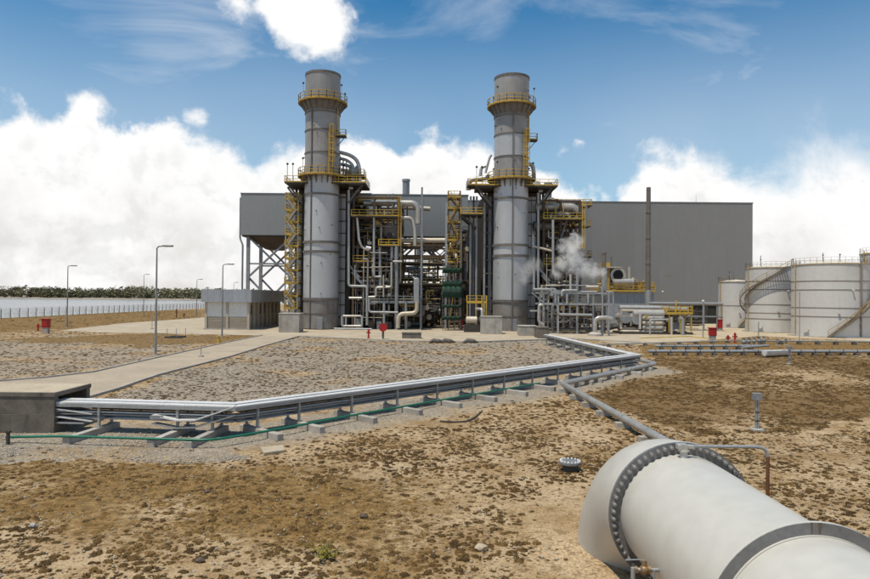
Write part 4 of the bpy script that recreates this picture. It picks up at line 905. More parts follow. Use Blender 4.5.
# ------------------------------------------------------------------ heat recovery boilers
PM = ['brown_steel', 'dark_steel', 'grey_steel', 'grey_steel', 'cladding', 'cream_pipe', 'galvanised']
PD = ['brown_steel', 'dark_steel', 'brown_steel', 'grey_steel', 'ring_steel', 'cream_pipe', 'brown_steel', 'yellow_worn']
def boiler(dx, dy, label, seed, right):
    Y0, Y1 = 122.8, 149.; X = lambda px, Y: at(px+dx, 250+dy, Y).x; Z = lambda py, Y, px=340: at(px+dx, py+dy, Y).z
    xa, xb, zt = X(298, Y0), X(351, Y0), Z(188, Y0)
    t = thing('boiler', label, 'boiler', ((xa+xb)/2, Y0, 0), 'heat recovery boilers')
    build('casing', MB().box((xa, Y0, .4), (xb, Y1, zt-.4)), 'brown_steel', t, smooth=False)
    # light grey plates and stiffeners on the end wall
    for i, (p0, p1, m) in enumerate(((298.5, 301.5, 'grey_steel'), (302, 305, 'dark_steel'), (336.5, 341, 'stack_steel'), (341.4, 345.6, 'stack_steel'), (346, 350.5, 'dark_steel'))):
        build('end_plate', MB().box((X(p0, Y0), Y0-.5, .4), (X(p1, Y0), Y0-.002, zt-1.2)), m, t, smooth=False)
    for k in range(11): z = 2+k*(zt-4)/10; build('stiffener', MB().box((X(336.2, Y0), Y0-.72, z), (X(346, Y0), Y0-.51, z+.22)), 'ring_steel', t, smooth=False)
    for k in range(9): z = 3+k*(zt-5)/8; build('stiffener', MB().box((xa-.25, Y0+.5, z), (xb+.25, Y1-1, z+.3)), 'brown_steel', t, smooth=False)
    for j in range(8):
        y = Y0+.3+j*(Y1-Y0-.6)/7
        for x in (xa-.45, xb+.45): build('column', MB().bar((x, y, 0), (x, y, zt), .42), 'dark_steel', t, smooth=False)
    # roof deck with brackets
    dk = platform(t, X(286, 118.5), X(366, 118.5), 116.6, 124.5, zt, 'flr'); platform(t, X(298, 125), X(352, 125), 124.6, 147, zt+.02, 'lrb')
    for px, s_ in ((287, 1), (362, -1)):
        for y in (117, 121):
            a = Vector((X(px, y), y, zt-.3)); build('bracket', MB().bar(a, a+Vector((s_*2.6, 0, -3.4)), .32), 'dark_steel', t, smooth=False); build('bracket', MB().bar(a, a+Vector((s_*2.6, 0, 0)), .3), 'dark_steel', t, smooth=False)
    for px in (286.5, 292): b = Vector((X(px, 117), 117, zt)); build('signal_mast', MB().bar(b, b+UP*3.2, .08), 'dark_steel', t); build('signal_lamp', MB().ball(b+UP*3.3, .22, 8, 5), 'dark_steel', t)
    # drums and silencers on the roof
    for px, y, rr, ln in ((346, 127, 1.05, 15), (358, 130, .8, 12)):
        if px > 352: continue
        c = Vector((X(px, y), y, zt+1.8)); d = build('steam_drum', MB().tube([c, c+Vector((0, .35, 0)), c+Vector((0, ln, 0)), c+Vector((0, ln+.35, 0))], [rr*.55, rr, rr, rr*.55], 20), 'cladding', t)
        for f in (.2, .8): build('saddle', MB().box((c.x-.6, y+ln*f, zt), (c.x+.6, y+ln*f+.4, zt+1.1)), 'dark_steel', t)
    def sil(px, y, r, pa, pb):
        x = X(px, y); za, zb = Z(pa, y, px), Z(pb, y, px); build('silencer', MB().lathe([(.01, za), (r, za), (r, zb-.4), (r*.7, zb), (.01, zb)], (x, y, 0), 18), 'cladding', t)
        for z in (za+.3*(zb-za), za+.75*(zb-za)): build('silencer_band', MB().lathe([(r, z), (r+.07, z), (r+.07, z+.14), (r, z+.14)], (x, y, 0), 18, closed=True), 'ring_steel', t)
    sg = 1 if not right else -1                             # the pipes over the roof bulge right on the left boiler, low on the right one
    if not right:
        sil(352, 121.5, .75, 188, 168); sil(357, 123, .6, 188, 166); sil(347, 123.5, .6, 188, 171)
        for Yp, pts, r in ((121, [(338, 152), (350, 155), (357, 160), (359.5, 168), (360, 187)], .34), (121.6, [(338, 158), (347, 160), (353, 165), (355, 180)], .27), (122.3, [(339, 164), (350, 166), (358, 172)], .3), (121.2, [(341, 170), (352, 171), (352, 187)], .22)):
            pxpipe(t, pts, Yp, r, 'cladding', bend=1.2)
        for k in range(4): pxpipe(t, [(340+k*3.2, 156+k*3), (340+k*3.2, 186)], 122.5, .13, PM[k+2])
        platform(t, X(340, 121), X(364, 121), 120, 124, Z(176, 121), 'fr')
    else:
        for Yp, pts, r in ((122, [(279, 187), (279, 177), (291, 176), (300, 174)], .5), (121, [(336, 161), (343, 161.5), (344.5, 170), (344.5, 178)], .38), (122, [(290, 176), (292, 164), (298, 163)], .3), (121.3, [(296, 170), (300, 155), (302, 152)], .22)):
            pxpipe(t, [(p, q) for p, q in [(a+dx, b+dy) for a, b in pts]], Yp, r, 'cladding', bend=1.)
        platform(t, X(277, 121), X(300, 121), 119, 123, Z(184, 121), 'fl')
    # gas duct sloping down to the turbine behind
    mb = MB(); ym = Y1+9; mb.hexa([(xa+.2, Y1, .5), (xb-.2, Y1, .5), (xb-3, ym, 2), (xa+3, ym, 2), (xa+.2, Y1, zt-1), (xb-.2, Y1, zt-1), (xb-3, ym, 8), (xa+3, ym, 8)]); build('inlet_duct', mb, 'brown_steel', t, smooth=False)
    # downcomer in front of the right flank
    pxpipe(t, [(p+dx, q+dy) for p, q in ((348.7, 190), (348.7, 286), (367, 286.5), (367, 325))], 118.2, .24, 'galvanised', bend=.5)
    pxpipe(t, [(p+dx, q+dy) for p, q in ((353, 188), (349, 188))], 118.2, .3, 'galvanised')
    for k, (a, b) in enumerate(((354, 282), (351, 275))): build('knee_brace', MB().bar(at(a+dx-2, b+dy-10, 119), at(a+dx+9, b+dy+3, 119), .35), 'grey_steel', t, smooth=False)
    return t
boiler(0, 0, 'heat recovery boiler with ribbed casing behind the left hand stack', 1, False)
boiler(189.5, 3, 'heat recovery boiler with ribbed casing behind the right hand stack', 2, True)

def side_tower(left, label, seed):
    dx, dy = (0, 0) if left else (189.5, 3)
    X = lambda px, Y: at(px+dx, 250+dy, Y).x; Z = lambda py, Y, px=380: at(px+dx, py+dy, Y).z
    pxs = (353.5, 374, 398, 421.5) if left else (354, 371, 390)
    Ya, Yb, Yc = 119.5, 127, 137; xs = [X(p, Ya) for p in pxs]
    t = thing('process_tower', label, 'pipe tower', ((xs[0]+xs[-1])/2, Ya, 0), 'process towers beside the boilers')
    zs = [0, Z(302, Ya), Z(289, Ya), Z(262, Ya), Z(246, Ya), Z(217, Ya), Z(197, Ya)]
    frame(t, xs[:3], (Ya, Yb, Yc), zs, 'brown_steel', .42, .36, braces=((0, 2, 1), (1, 3, 1), (0, 4, 1), (1, 1, 2)))
    if left:                                                # lighter outer leg line
        for y in (Ya, Yb): build('column', MB().bar((xs[3], y, 0), (xs[3], y, Z(187 if y == Ya else 192, Ya)), .34), 'grey_steel', t, smooth=False)
        for k, zz in enumerate((Z(256, Yb), Z(245, Yb), Z(264, Yb), Z(286, Yb))): build('beam', MB().bar((xs[2], Yb, zz), (X(446, Yb), Yb, zz), .4, .5), 'brown_steel', t, smooth=False)
        for py, a_, b_ in ((263, 399, 421), (246.5, 400, 420), (284, 400, 444), (263.5, 423, 445)): platform(t, X(a_, Yb), X(b_, Yb), Yb-2, Yb+.3, Z(py, Yb), 'f', rm='yellow_worn')
        clutter(t, (X(400, Yb), X(446, Yb), Yb-1, Yb+6, Z(290, Yb), Z(257, Yb)), 34, 411, PD, (.06, .2))
        for k in range(3): a = X(422+k*9, Yb+2); b = X(431+k*9, Yb+2); z0, z1 = Z(254.5, Yb+2), Z(246, Yb+2); build('brace', MB().bar((a, Yb+2, z0), (b, Yb+2, z1), .2), 'dark_steel', t, smooth=False); build('brace', MB().bar((a, Yb+2.3, z1), (b, Yb+2.3, z0), .2), 'dark_steel', t, smooth=False)
    # dark inner casing behind the pipes
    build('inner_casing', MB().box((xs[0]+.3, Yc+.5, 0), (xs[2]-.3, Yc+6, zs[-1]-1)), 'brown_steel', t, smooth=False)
    platform(t, xs[0]-.3, xs[2]+.6, Ya-1.6, Ya+2.2, zs[5]+.02, 'flr'); platform(t, X(379, Ya), xs[2]+.3, Ya-1.4, Ya+2, zs[4]+.02, 'flr')
    platform(t, X(358, Yb), X(401, Yb), Yb-1, Yb+3, zs[6]+.02, 'fblr'); platform(t, X(372, Ya), X(421 if left else 398, Ya), Ya-1.2, Ya+1.2, zs[1]+.02, 'f', rm='galvanised', dm='grey_steel')
    platform(t, xs[0], xs[1], Ya-.6, Ya+2, zs[3]+.02, 'fr')
    # main steam lines
    q = lambda pts, Y, r, m='cladding', b=None: pxpipe(t, [(p[0]+dx, p[1]+dy) for p in pts], Y, r, m, bend=b)
    if left:
        q(((364, 203), (414, 203.5), (418, 208), (418, 224)), 121.5, .62, 'cladding', 1.2); q(((400, 218), (412, 218), (415, 230), (415, 246)), 121, .36, 'cladding', .8)
        q(((398, 240.5), (447, 240.5)), 124, .48, 'cream_pipe'); q(((398, 207), (430, 209)), 130, .45, 'cream_pipe'); q(((402, 269), (446, 268)), 131, .35, 'cladding'); q(((400, 279), (440, 280)), 128, .35, 'brown_steel')
        q(((374, 217), (374, 277), (381, 277)), 118.6, .22, 'galvanised', .4); q(((380, 246), (380, 290)), 118.8, .26, 'grey_steel'); q(((396.5, 246), (396.5, 330)), 118.4, .36, 'grey_steel')
        q(((391.5, 262), (391.5, 287), (376, 287.5), (376, 297), (368.5, 297)), 117.8, .20, 'cladding', .4); q(((393, 261.5), (402, 261.5)), 117.8, .16, 'cladding')
        q(((369, 297), (369, 312), (398, 312.5)), 117.6, .18, 'galvanised', .4); q(((383.5, 275), (383.5, 297)), 117.5, .14, 'cladding'); q(((384, 303), (384, 330)), 117.7, .24, 'galvanised')
        q(((417, 302), (417, 313), (398.5, 314), (398, 328)), 116.8, .38, 'cream_pipe', .9); q(((416.5, 277), (416.5, 302)), 117.5, .42, 'galvanised'); q(((392, 246), (392, 258)), 118.6, .3, 'grey_steel')
        q(((406, 301), (406, 330)), 117.6, .26, 'grey_steel'); q(((349, 298), (362, 298)), 117.8, .22, 'cladding'); q(((342, 316), (342, 326), (362, 326), (362, 316), (343, 316)), 116.5, .20, 'cladding', .35); q(((346, 316), (346, 325)), 116.5, .12, 'cladding'); q(((355, 316), (355, 325)), 116.5, .12, 'cladding')
        q(((357, 217), (359, 240), (362, 248), (371, 251)), 119, .24, 'cladding', .8); q(((366, 247.5), (371, 248.5)), 118.8, .3, 'pvc_white')
        q(((334, 328.5), (372, 329)), 113, .14, 'galvanised')
        build('expansion_box', MB().box((X(414, 117), 117, Z(303, 117)), (X(419.5, 117), 118.5, Z(278, 117))), 'galvanised', t, bevel=.1)
        c = at(391, 231, 120.5); build('manway', MB().tube([c, c+Vector((0, 1.4, 0))], 1.45, 24).tube([c+Vector((0, -.05, 0)), c+Vector((0, 1.2, 0))], 1.0, 24), 'ring_steel', t)
    else:
        q(((346, 204), (384, 204.5), (388, 209)), 121, .78, 'cladding', 1.); q(((344, 223), (361, 223)), 120.5, .85, 'ring_steel'); q(((363.5, 217), (363.5, 271), (367, 272)), 117.8, .24, 'galvanised', .3)
        q(((343, 243), (362, 248)), 118.2, .22, 'cream_pipe'); q(((343.5, 232), (343.5, 245)), 118.2, .16, 'cladding'); q(((391, 199), (391, 250)), 121, .18, 'ring_steel'); q(((378, 215), (371, 236), (371, 246)), 119, .2, 'ring_steel', .4)
        for a in (358, 366, 374): q(((a, 200), (a, 214)), 119.2, .11, 'yellow')
    clutter(t, (xs[0]+.5, xs[2]-.3, Ya+.3, Yb+6, .6, zs[3]), 110, seed, PD, (.05, .24)); clutter(t, (xs[0]+.5, xs[2]-.3, Ya+.6, Yb, zs[3], zs[5]-.4), 60, seed+50, PD+['grey_steel', 'cladding'], (.06, .30))
    clutter(t, (xs[0]+.5, xs[2]+2, Ya, Yb+6, zs[5]-2, zs[6]+1.2), 16, seed+80, PM, (.12, .3))
    if left: clutter(t, (xs[2], xs[3]+4, Ya+2, Yb+12, .5, Z(287, 125)), 90, seed+9, PD, (.06, .3))
    clutter(t, (xs[0]+.3, xs[2], Ya-1.2, Ya+.6, .6, zs[4]), 46, seed+7, ['grey_steel', 'brown_steel', 'dark_steel', 'cream_pipe', 'galvanised', 'ring_steel'], (.05, .17)); clutter(t, (xs[0]+.3, xs[2]+.5, Ya+.5, Yb+2, zs[2], zs[5]), 70, seed+17, ['brown_steel', 'dark_steel', 'brown_steel', 'yellow_worn', 'cream_pipe'], (.05, .2))
    for py, a, b in ((232, 353, 372), (276, 356, 390), (254, 384, 399), (224, 372, 398), (268, 353, 376), (208, 353, 366), (296, 354, 372)): platform(t, X(a, Yb), X(b, Yb), Yb-2.5, Yb+.5, Z(py, Yb), 'fr', rm='yellow_worn')
    for k in range(5): zz = zs[1]+k*(zs[5]-zs[1])/5+1.1; build('cable_tray', MB().box((xs[0]+.4, Ya+3+.3*k, zz), (xs[2]-.4, Ya+3.6+.3*k, zz+.14)), 'grey_steel', t, smooth=False)
    rs = random.Random(seed)
    for i in range(10):
        x = rs.uniform(xs[0], xs[2]-1); y = rs.uniform(Ya-1, Ya+5); build('equipment_box', MB().box((x, y, 0), (x+rs.uniform(.6, 1.6), y+1, rs.uniform(.8, 2.2))), rs.choice(['grey_steel', 'dark_steel', 'yellow_worn', 'cream_pipe']), t, bevel=.04)
    for i in range(14):
        x = rs.uniform(xs[0], xs[2]); z = rs.choice(zs[1:6]); y = Ya-.35; build('junction_box', MB().box((x, y, z+.25), (x+.35, y+.25, z+.8)), rs.choice(['yellow', 'grey_steel', 'galvanised', 'cream_pipe']), t)
    # ladder between decks
    lx = xs[2]+.1; mb = MB()
    for s_ in (0, .5): mb.bar((lx+s_, Ya-1.7, zs[4]), (lx+s_, Ya-1.7, zs[6]), .08)
    k = zs[4]
    while k < zs[6]: mb.bar((lx, Ya-1.7, k), (lx+.5, Ya-1.7, k), .05); k += .4
    build('ladder', mb, 'yellow', t, smooth=False)
side_tower(True, 'crowded pipe and platform tower to the right of the left hand stack', 21)
side_tower(False, 'crowded pipe and platform tower to the right of the right hand stack', 33)

def enclosure(p0, p1, top, label):
    Y = 139.; x0, x1 = Xp(p0, Y), Xp(p1, Y); z = Zp(top, Y, p0); t = thing('turbine_enclosure', label, 'enclosure', ((x0+x1)/2, Y, 0), 'turbine enclosures')
    n = max(3, round((x1-x0)/2.4))
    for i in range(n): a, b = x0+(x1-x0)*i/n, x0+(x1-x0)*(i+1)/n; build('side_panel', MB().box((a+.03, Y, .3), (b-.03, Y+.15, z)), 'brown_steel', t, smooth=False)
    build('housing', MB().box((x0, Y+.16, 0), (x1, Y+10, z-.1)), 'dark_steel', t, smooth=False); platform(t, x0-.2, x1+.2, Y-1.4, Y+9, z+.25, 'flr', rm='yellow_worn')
    clutter(t, (x0, x1, Y-3, Y-.3, .5, z+3), 50, int(p0), PD+['cladding'], (.06, .26))
    for k in range(4): zz = z+1.5+k*2.2; build('beam', MB().bar((x0, Y+3, zz), (x1, Y+3, zz), .3, .42), 'brown_steel', t, smooth=False)
    for k in range(5): x = x0+(x1-x0)*k/4; build('column', MB().bar((x, Y+3, z), (x, Y+3, Zp(236, Y)), .4), 'brown_steel', t, smooth=False)
enclosure(396, 470, 285, 'brown turbine enclosure in the shade between the two stacks')
def outer_frame():
    Y = 122; px0, px1 = 566, 580; t = thing('outer_gantry', 'slim dark steel gantry frame standing clear right of the steaming tower', 'gantry', (Xp(px1, Y), Y, 0))
    x1 = Xp(580.5, Y, 260); x0 = Xp(556, Y, 260); z1 = Zp(201.5, Y, 575)
    build('column', MB().bar((x1, Y, 0), (x1, Y, z1), .3), 'ring_steel', t); build('column', MB().bar((x1, Y+8, 0), (x1, Y+8, z1), .3), 'ring_steel', t)
    for z in (z1-.15, Zp(233, Y, 575), Zp(262, Y, 575)): build('beam', MB().bar((x0, Y, z), (x1-.16, Y, z), .25), 'ring_steel', t); build('beam', MB().bar((x1, Y+.16, z), (x1, Y+7.8, z), .25), 'ring_steel', t)
    build('brace', MB().bar((x1-.2, Y, z1-3), (x0+2, Y, z1-.3), .2), 'ring_steel', t); build('brace', MB().bar((x0+1, Y, Zp(233, Y, 575)), (x1-.2, Y, Zp(205, Y, 575)), .15), 'ring_steel', t)
outer_frame()

# ------------------------------------------------------------------ stair towers and scaffold
def stair_tower(px0, px1, Y, levels, label, m='galvanised'):
    x0, x1 = Xp(px0, Y, 260), Xp(px1, Y, 260); t = thing('stair_tower', label, 'stairs', ((x0+x1)/2, Y, 0), 'stair towers'); zs = [0]+[at((px0+px1)/2, l, Y).z for l in levels]
    for x in (x0, x1):
        for y in (Y, Y+3): build('column', MB().bar((x, y, 0), (x, y, zs[-1]+1.2), .2), m, t, smooth=False)
    for i in range(1, len(zs)):
        platform(t, x0-.15, x1+.15, Y-.15, Y+3.1, zs[i], 'flr', dm='yellow_worn', name='landing')
        a, b = (x0+.3, x1-.3) if i % 2 else (x1-.3, x0+.3); za, zb = zs[i-1], zs[i]; mb = MB()
        for y in (Y-.45, Y-.2+.9): mb.bar((a, y, za), (b, y, zb), .1, .28)
        n = max(3, int((zb-za)/.28))
        for k in range(1, n): f = k/n; mb.bar((a+(b-a)*f, Y-.4, za+(zb-za)*f), (a+(b-a)*f, Y+.65, za+(zb-za)*f), .24, .05)
        f_ = build('flight', mb, m, t, smooth=False); rl = MB(); rl.bar((a, Y-.5, za+1), (b, Y-.5, zb+1), .09); rl.bar((a, Y-.5, za+.5), (b, Y-.5, zb+.5), .07)
        for f in (.1, .5, .9): q = Vector((a+(b-a)*f, Y-.5, za+(zb-za)*f)); rl.bar(q, q+UP, .07)
        build('handrail', rl, 'yellow', f_, smooth=False)
stair_tower(285.5, 297.5, 117.5, (308, 296, 283, 270, 258, 246, 234, 222, 210, 199), 'zigzag stair tower with yellow rails at the left of the left hand stack')
stair_tower(448, 459.5, 124, (262, 251, 240, 222, 208, 197), 'zigzag stair tower with yellow rails left of the right hand stack', 'brown_steel')
def mid_bits():
    Y = 121; x0, x1 = Xp(460, Y, 250), Xp(476, Y, 250); t = thing('side_gallery', 'yellow railed gallery hung on the left flank of the right hand boiler', 'platform', (x0, Y, 0))
    z = Zp(215, Y, 468); platform(t, x0, x1+1.2, Y-2, Y+3, z, 'fl'); build('bracket', MB().bar((x0+.2, Y-1, z-.25), (x1, Y-1, z-2.6), .35), 'dark_steel', t); build('bracket', MB().bar((x0+.2, Y+2, z-.25), (x1, Y+2, z-2.6), .35), 'dark_steel', t)
    for p, m in ((461, 'ring_steel'), (470.5, 'grey_steel'), (473.5, 'dark_steel'), (476.5, 'grey_steel'), (484.5, 'galvanised')):
        build('riser', MB().bar((Xp(p, Y, 250), Y+.5, 0), (Xp(p, Y, 250), Y+.5, Zp(196, Y, p)), .34), m, t, smooth=False)
    for k in range(9): zz = 3+k*2.5; build('tie', MB().bar((Xp(483.8, Y), Y+.15, zz), (Xp(492, Y), Y+.15, zz), .14), 'ring_steel', t, smooth=False)
    build('column', MB().bar((Xp(446, Y, 250), Y, 0), (Xp(446, Y, 250), Y, Zp(203, Y, 446)), .36), 'galvanised', t, smooth=False)
    clutter(t, (Xp(448, 128), Xp(470, 128), 124, 134, .5, 20), 80, 5, PD, (.06, .28))
    # green netted scaffold
    Y = 116.5; x0, x1 = Xp(443, Y), Xp(461, Y); t = thing('scaffold', 'scaffold hung with dark green netting between the two stacks', 'scaffold', ((x0+x1)/2, Y, 0)); zt = Zp(262, Y, 450)
    for i in range(4):
        for y in (Y, Y+2.4): x = x0+(x1-x0)*i/3; build('standard', MB().tube([(x, y, 0), (x, y, zt)], .06, 6), 'ring_steel', t)
    for py, h, net in ((319, .5, 1), (307, .4, 1), (297, 1.9, 1), (286, .9, 1), (272, .8, 1)):
        z = Zp(py, Y, 450); build('deck', MB().box((x0-.2, Y-.1, z-.12), (x1+.2, Y+2.5, z)), 'green_net', t, smooth=False)
        for a, b in ((x0-.15, x1+.15),):
            mb = MB(); n = 12
            for k in range(n+1):
                x = a+(b-a)*k/n; dd = .10*math.sin(k*2.1)+.05*math.cos(k*4.3); mb.v += [(x, Y-.18+dd, z-.1), (x, Y-.16-dd, z+h*.5), (x, Y-.18+dd*.5, z+h)]
            for k in range(n):
                for j in range(2): q = k*3+j; mb.f.append((q, q+3, q+4, q+1))
            o = build('net', mb, 'green_net', t); s_ = o.modifiers.new('thick', 'SOLIDIFY'); s_.thickness = .03
        build('guard_rail', MB().bar((x0, Y-.22, z+1.1), (x1, Y-.22, z+1.1), .06), 'ring_steel', t)
    # yellow access stand by the right stack foot
    Y = 113; x0, x1 = Xp(467, Y), Xp(487, Y); t = thing('access_stand', 'bright yellow access stand in front of the right hand stack foot', 'platform', (x1, Y, 0)); z = Zp(302, Y, 478)
    platform(t, x0, x1, Y, Y+1.8, z, 'fblr', dm='yellow'); mb = MB()
    for x in (x1-.9, x1-.1): mb.bar((x, Y-.1, 0), (x, Y-.1, z+1.1), .16)
    for k in range(12): mb.bar((x1-.9, Y-.1, .3+k*.4), (x1-.1, Y-.1, .3+k*.4), .1)
    build('ladder', mb, 'yellow', t, smooth=False)
    for x in (x0+.1, x0+1.8): build('leg', MB().bar((x, Y+.9, 0), (x, Y+.9, z-.2), .18), 'yellow_worn', t)
    p = at(475, 328, 112); t = thing('feed_pump', 'cream motor pump on its base between the stacks', 'pump', (p.x, 112, 0))
    build('motor', MB().tube([(p.x-1.6, 112, 2.1), (p.x-1.5, 112, 2.1), (p.x+.3, 112, 2.1), (p.x+.4, 112, 2.1)], [.4, .62, .62, .4], 16), 'cream_pipe', t); build('pump_casing', MB().ball((p.x+1.2, 112, 2.0), .8, 14, 8), 'dark_steel', t); build('base_frame', MB().box((p.x-1.9, 111.5, .02), (p.x+2.1, 112.6, 1.3)), 'dark_steel', t)
    build('discharge_pipe', MB().tube([(p.x+1.2, 112, 2.6), (p.x+1.2, 112, 4), (p.x+.2, 113.5, 4)], .25, 10, bend=.5), 'cladding', t)
mid_bits()

# ------------------------------------------------------------------ right pipe gantry, vents and steam
def right_gantry():
    Y = 109.; t = thing('pipe_gantry', 'blue grey pipe gantry with rounded bends right of the right hand stack', 'pipe gantry', (Xp(570, Y), Y, 0)); xs = [Xp(p, Y, 310) for p in (543.5, 558, 577, 593, 608)]; z1, z2 = Zp(304, Y, 570), Zp(293, Y, 570)
    for x in xs:
        for y in (Y, Y+4): build('column', MB().bar((x, y, 0), (x, y, z2), .30), 'galvanised', t, smooth=False)
    for z in (z1, z2):
        for y in (Y, Y+4): build('beam', MB().bar((xs[0]-.8, y-.18, z), (xs[-1]+.6, y-.18, z), .12, .34), 'galvanised', t, smooth=False)
        for x in xs: build('beam', MB().bar((x, Y+.1, z-.2), (x, Y+3.9, z-.2), .2, .3), 'galvanised', t, smooth=False)
    build('brace', MB().bar((xs[0], Y-.2, z1+.2), (xs[0]-2, Y-.2, z2), .22), 'galvanised', t)
    q = lambda pts, dy, r, m='galvanised', b=None: pxpipe(t, pts, Y+dy, r, m, bend=b)
    q(((543, 305), (539, 305), (538.5, 322), (544, 325)), -1, .24, 'cladding', .6); q(((558, 305), (558, 314.5), (592, 315)), -.6, .22, 'galvanised', .5); q(((533, 289.5), (551, 289.5), (552, 296)), -.5, .24, 'galvanised', .5); q(((562, 296), (562, 290.5), (577, 290.5)), -.5, .22, 'galvanised', .5)
    q(((555.5, 294), (555.5, 303)), -.5, .2); q(((567, 294), (567, 304)), -.5, .2); q(((588, 294), (588, 303)), -.5, .2, 'cladding'); q(((581, 292), (597, 292)), -1, .18); q(((530, 311), (544, 311)), -.5, .14)
    q(((595, 336), (595, 318), (606, 317.5), (612, 319)), -5, .34, 'cladding', .8); q(((609, 292), (609, 336)), -4, .12, 'galvanised'); q(((606, 292), (613, 292), (613.5, 304)), -.5, .16, 'galvanised', .3); q(((602.5, 287), (602.5, 336)), -4.5, .15, 'galvanised')
    q(((570.5, 274), (570.5, 292)), 1, .2, 'cladding'); q(((577, 270), (577, 292)), 1, .16, 'galvanised'); q(((586, 287), (598, 287)), 0, .26, 'cream_pipe'); q(((534, 258), (534, 290)), -.5, .17, 'galvanised')
    for a in (548, 552, 564, 570, 584): q(((a, 305), (a, 330)), 1.2, .14, 'grey_steel')
    clutter(t, (xs[0], xs[-1], Y+.4, Y+8, .4, z1), 80, 71, PD, (.05, .22)); clutter(t, (xs[0], xs[-1], Y+3, Y+9, z1, z2+1.5), 20, 72, PM, (.08, .24))
    build('pump_body', MB().lathe([(.001, 0), (1.1, 0), (1.1, .8), (.7, 1.1), (.001, 1.1)], at(595, 337, Y-5)-UP*.6+UP*.3, 16), 'concrete', t)
    x = Xp(603.5, 124, 270); t2 = thing('vent_pipe_stack', 'rusty brown vent pipe where the steam blows off', 'vent', (x, 113, 0)); x = at(604, 275, 113).x
    build('shaft', MB().tube([(x, 113, 0), (x, 113, Zp(252, 113, 604))], .36, 14), 'mast_rust', t2); build('collar', MB().lathe([(.36, 0), (.46, 0), (.46, .25), (.36, .25)], (x, 113, Zp(253.5, 113, 604)), 14, closed=True), 'mast_rust', t2); build('lower_sleeve', MB().lathe([(.37, 0), (.5, 0), (.5, 4), (.37, 4)], (x, 113, Zp(291, 113, 604)), 14, closed=True), 'galvanised', t2)
    yb = MB(); 
right_gantry()

def steam(name, label, blobs, Y, dens):
    bm = bmesh.new()
    for px, py, r in blobs:
        c = at(px, py, Y+(r-8)*.05); g = bmesh.ops.create_icosphere(bm, subdivisions=3, radius=r/F*Y, matrix=Matrix.Translation(c))
    me = bpy.data.meshes.new(name); bm.to_mesh(me); bm.free(); o = bpy.data.objects.new(name, me); COL.objects.link(o)
    rm = o.modifiers.new('merge', 'REMESH'); rm.mode = 'VOXEL'; rm.voxel_size = .25
    m = bpy.data.materials.new('steam_'+str(dens)); m.use_nodes = True; w = NT(m.node_tree); w.n.clear(); out = w.add('ShaderNodeOutputMaterial'); v = w.add('ShaderNodeVolumePrincipled'); w.l.new(v.outputs[0], out.inputs['Volume'])
    v.inputs['Color'].default_value = (.97, .97, .97, 1); v.inputs['Anisotropy'].default_value = .15
    co = w.add('ShaderNodeTexCoord').outputs['Object']; n = w.noise(co, .55, 8, .64, 1.0); acc = None
    for px, py, r in blobs:
        c = at(px, py, Y+(r-8)*.05); q = w.m('SUBTRACT', 1.0, w.m('DIVIDE', w.vm('DISTANCE', co, tuple(c)), r/F*Y)); acc = q if acc is None else w.m('MAXIMUM', acc, q)
    d = w.step(w.m('ADD', acc, w.m('MULTIPLY', w.m('SUBTRACT', n, .57), 2.6)), .0, .9)
    w.put(v.inputs['Density'], w.m('MULTIPLY', d, dens)); me.materials.append(m); o['kind'] = 'stuff'; o['label'] = label; o['category'] = 'steam'
steam('steam', 'white steam plume drifting left from the vent pipe', ((602, 272, 8), (594, 272, 12), (584, 270, 15), (575, 262, 17), (570, 249, 16), (577, 241, 12), (561, 264, 12), (556, 274, 9)), 111, .75)
steam('steam', 'faint small steam wisp in front of the right hand stack', ((534, 265, 12), (528, 270, 12), (525, 279, 9)), 113, .35)
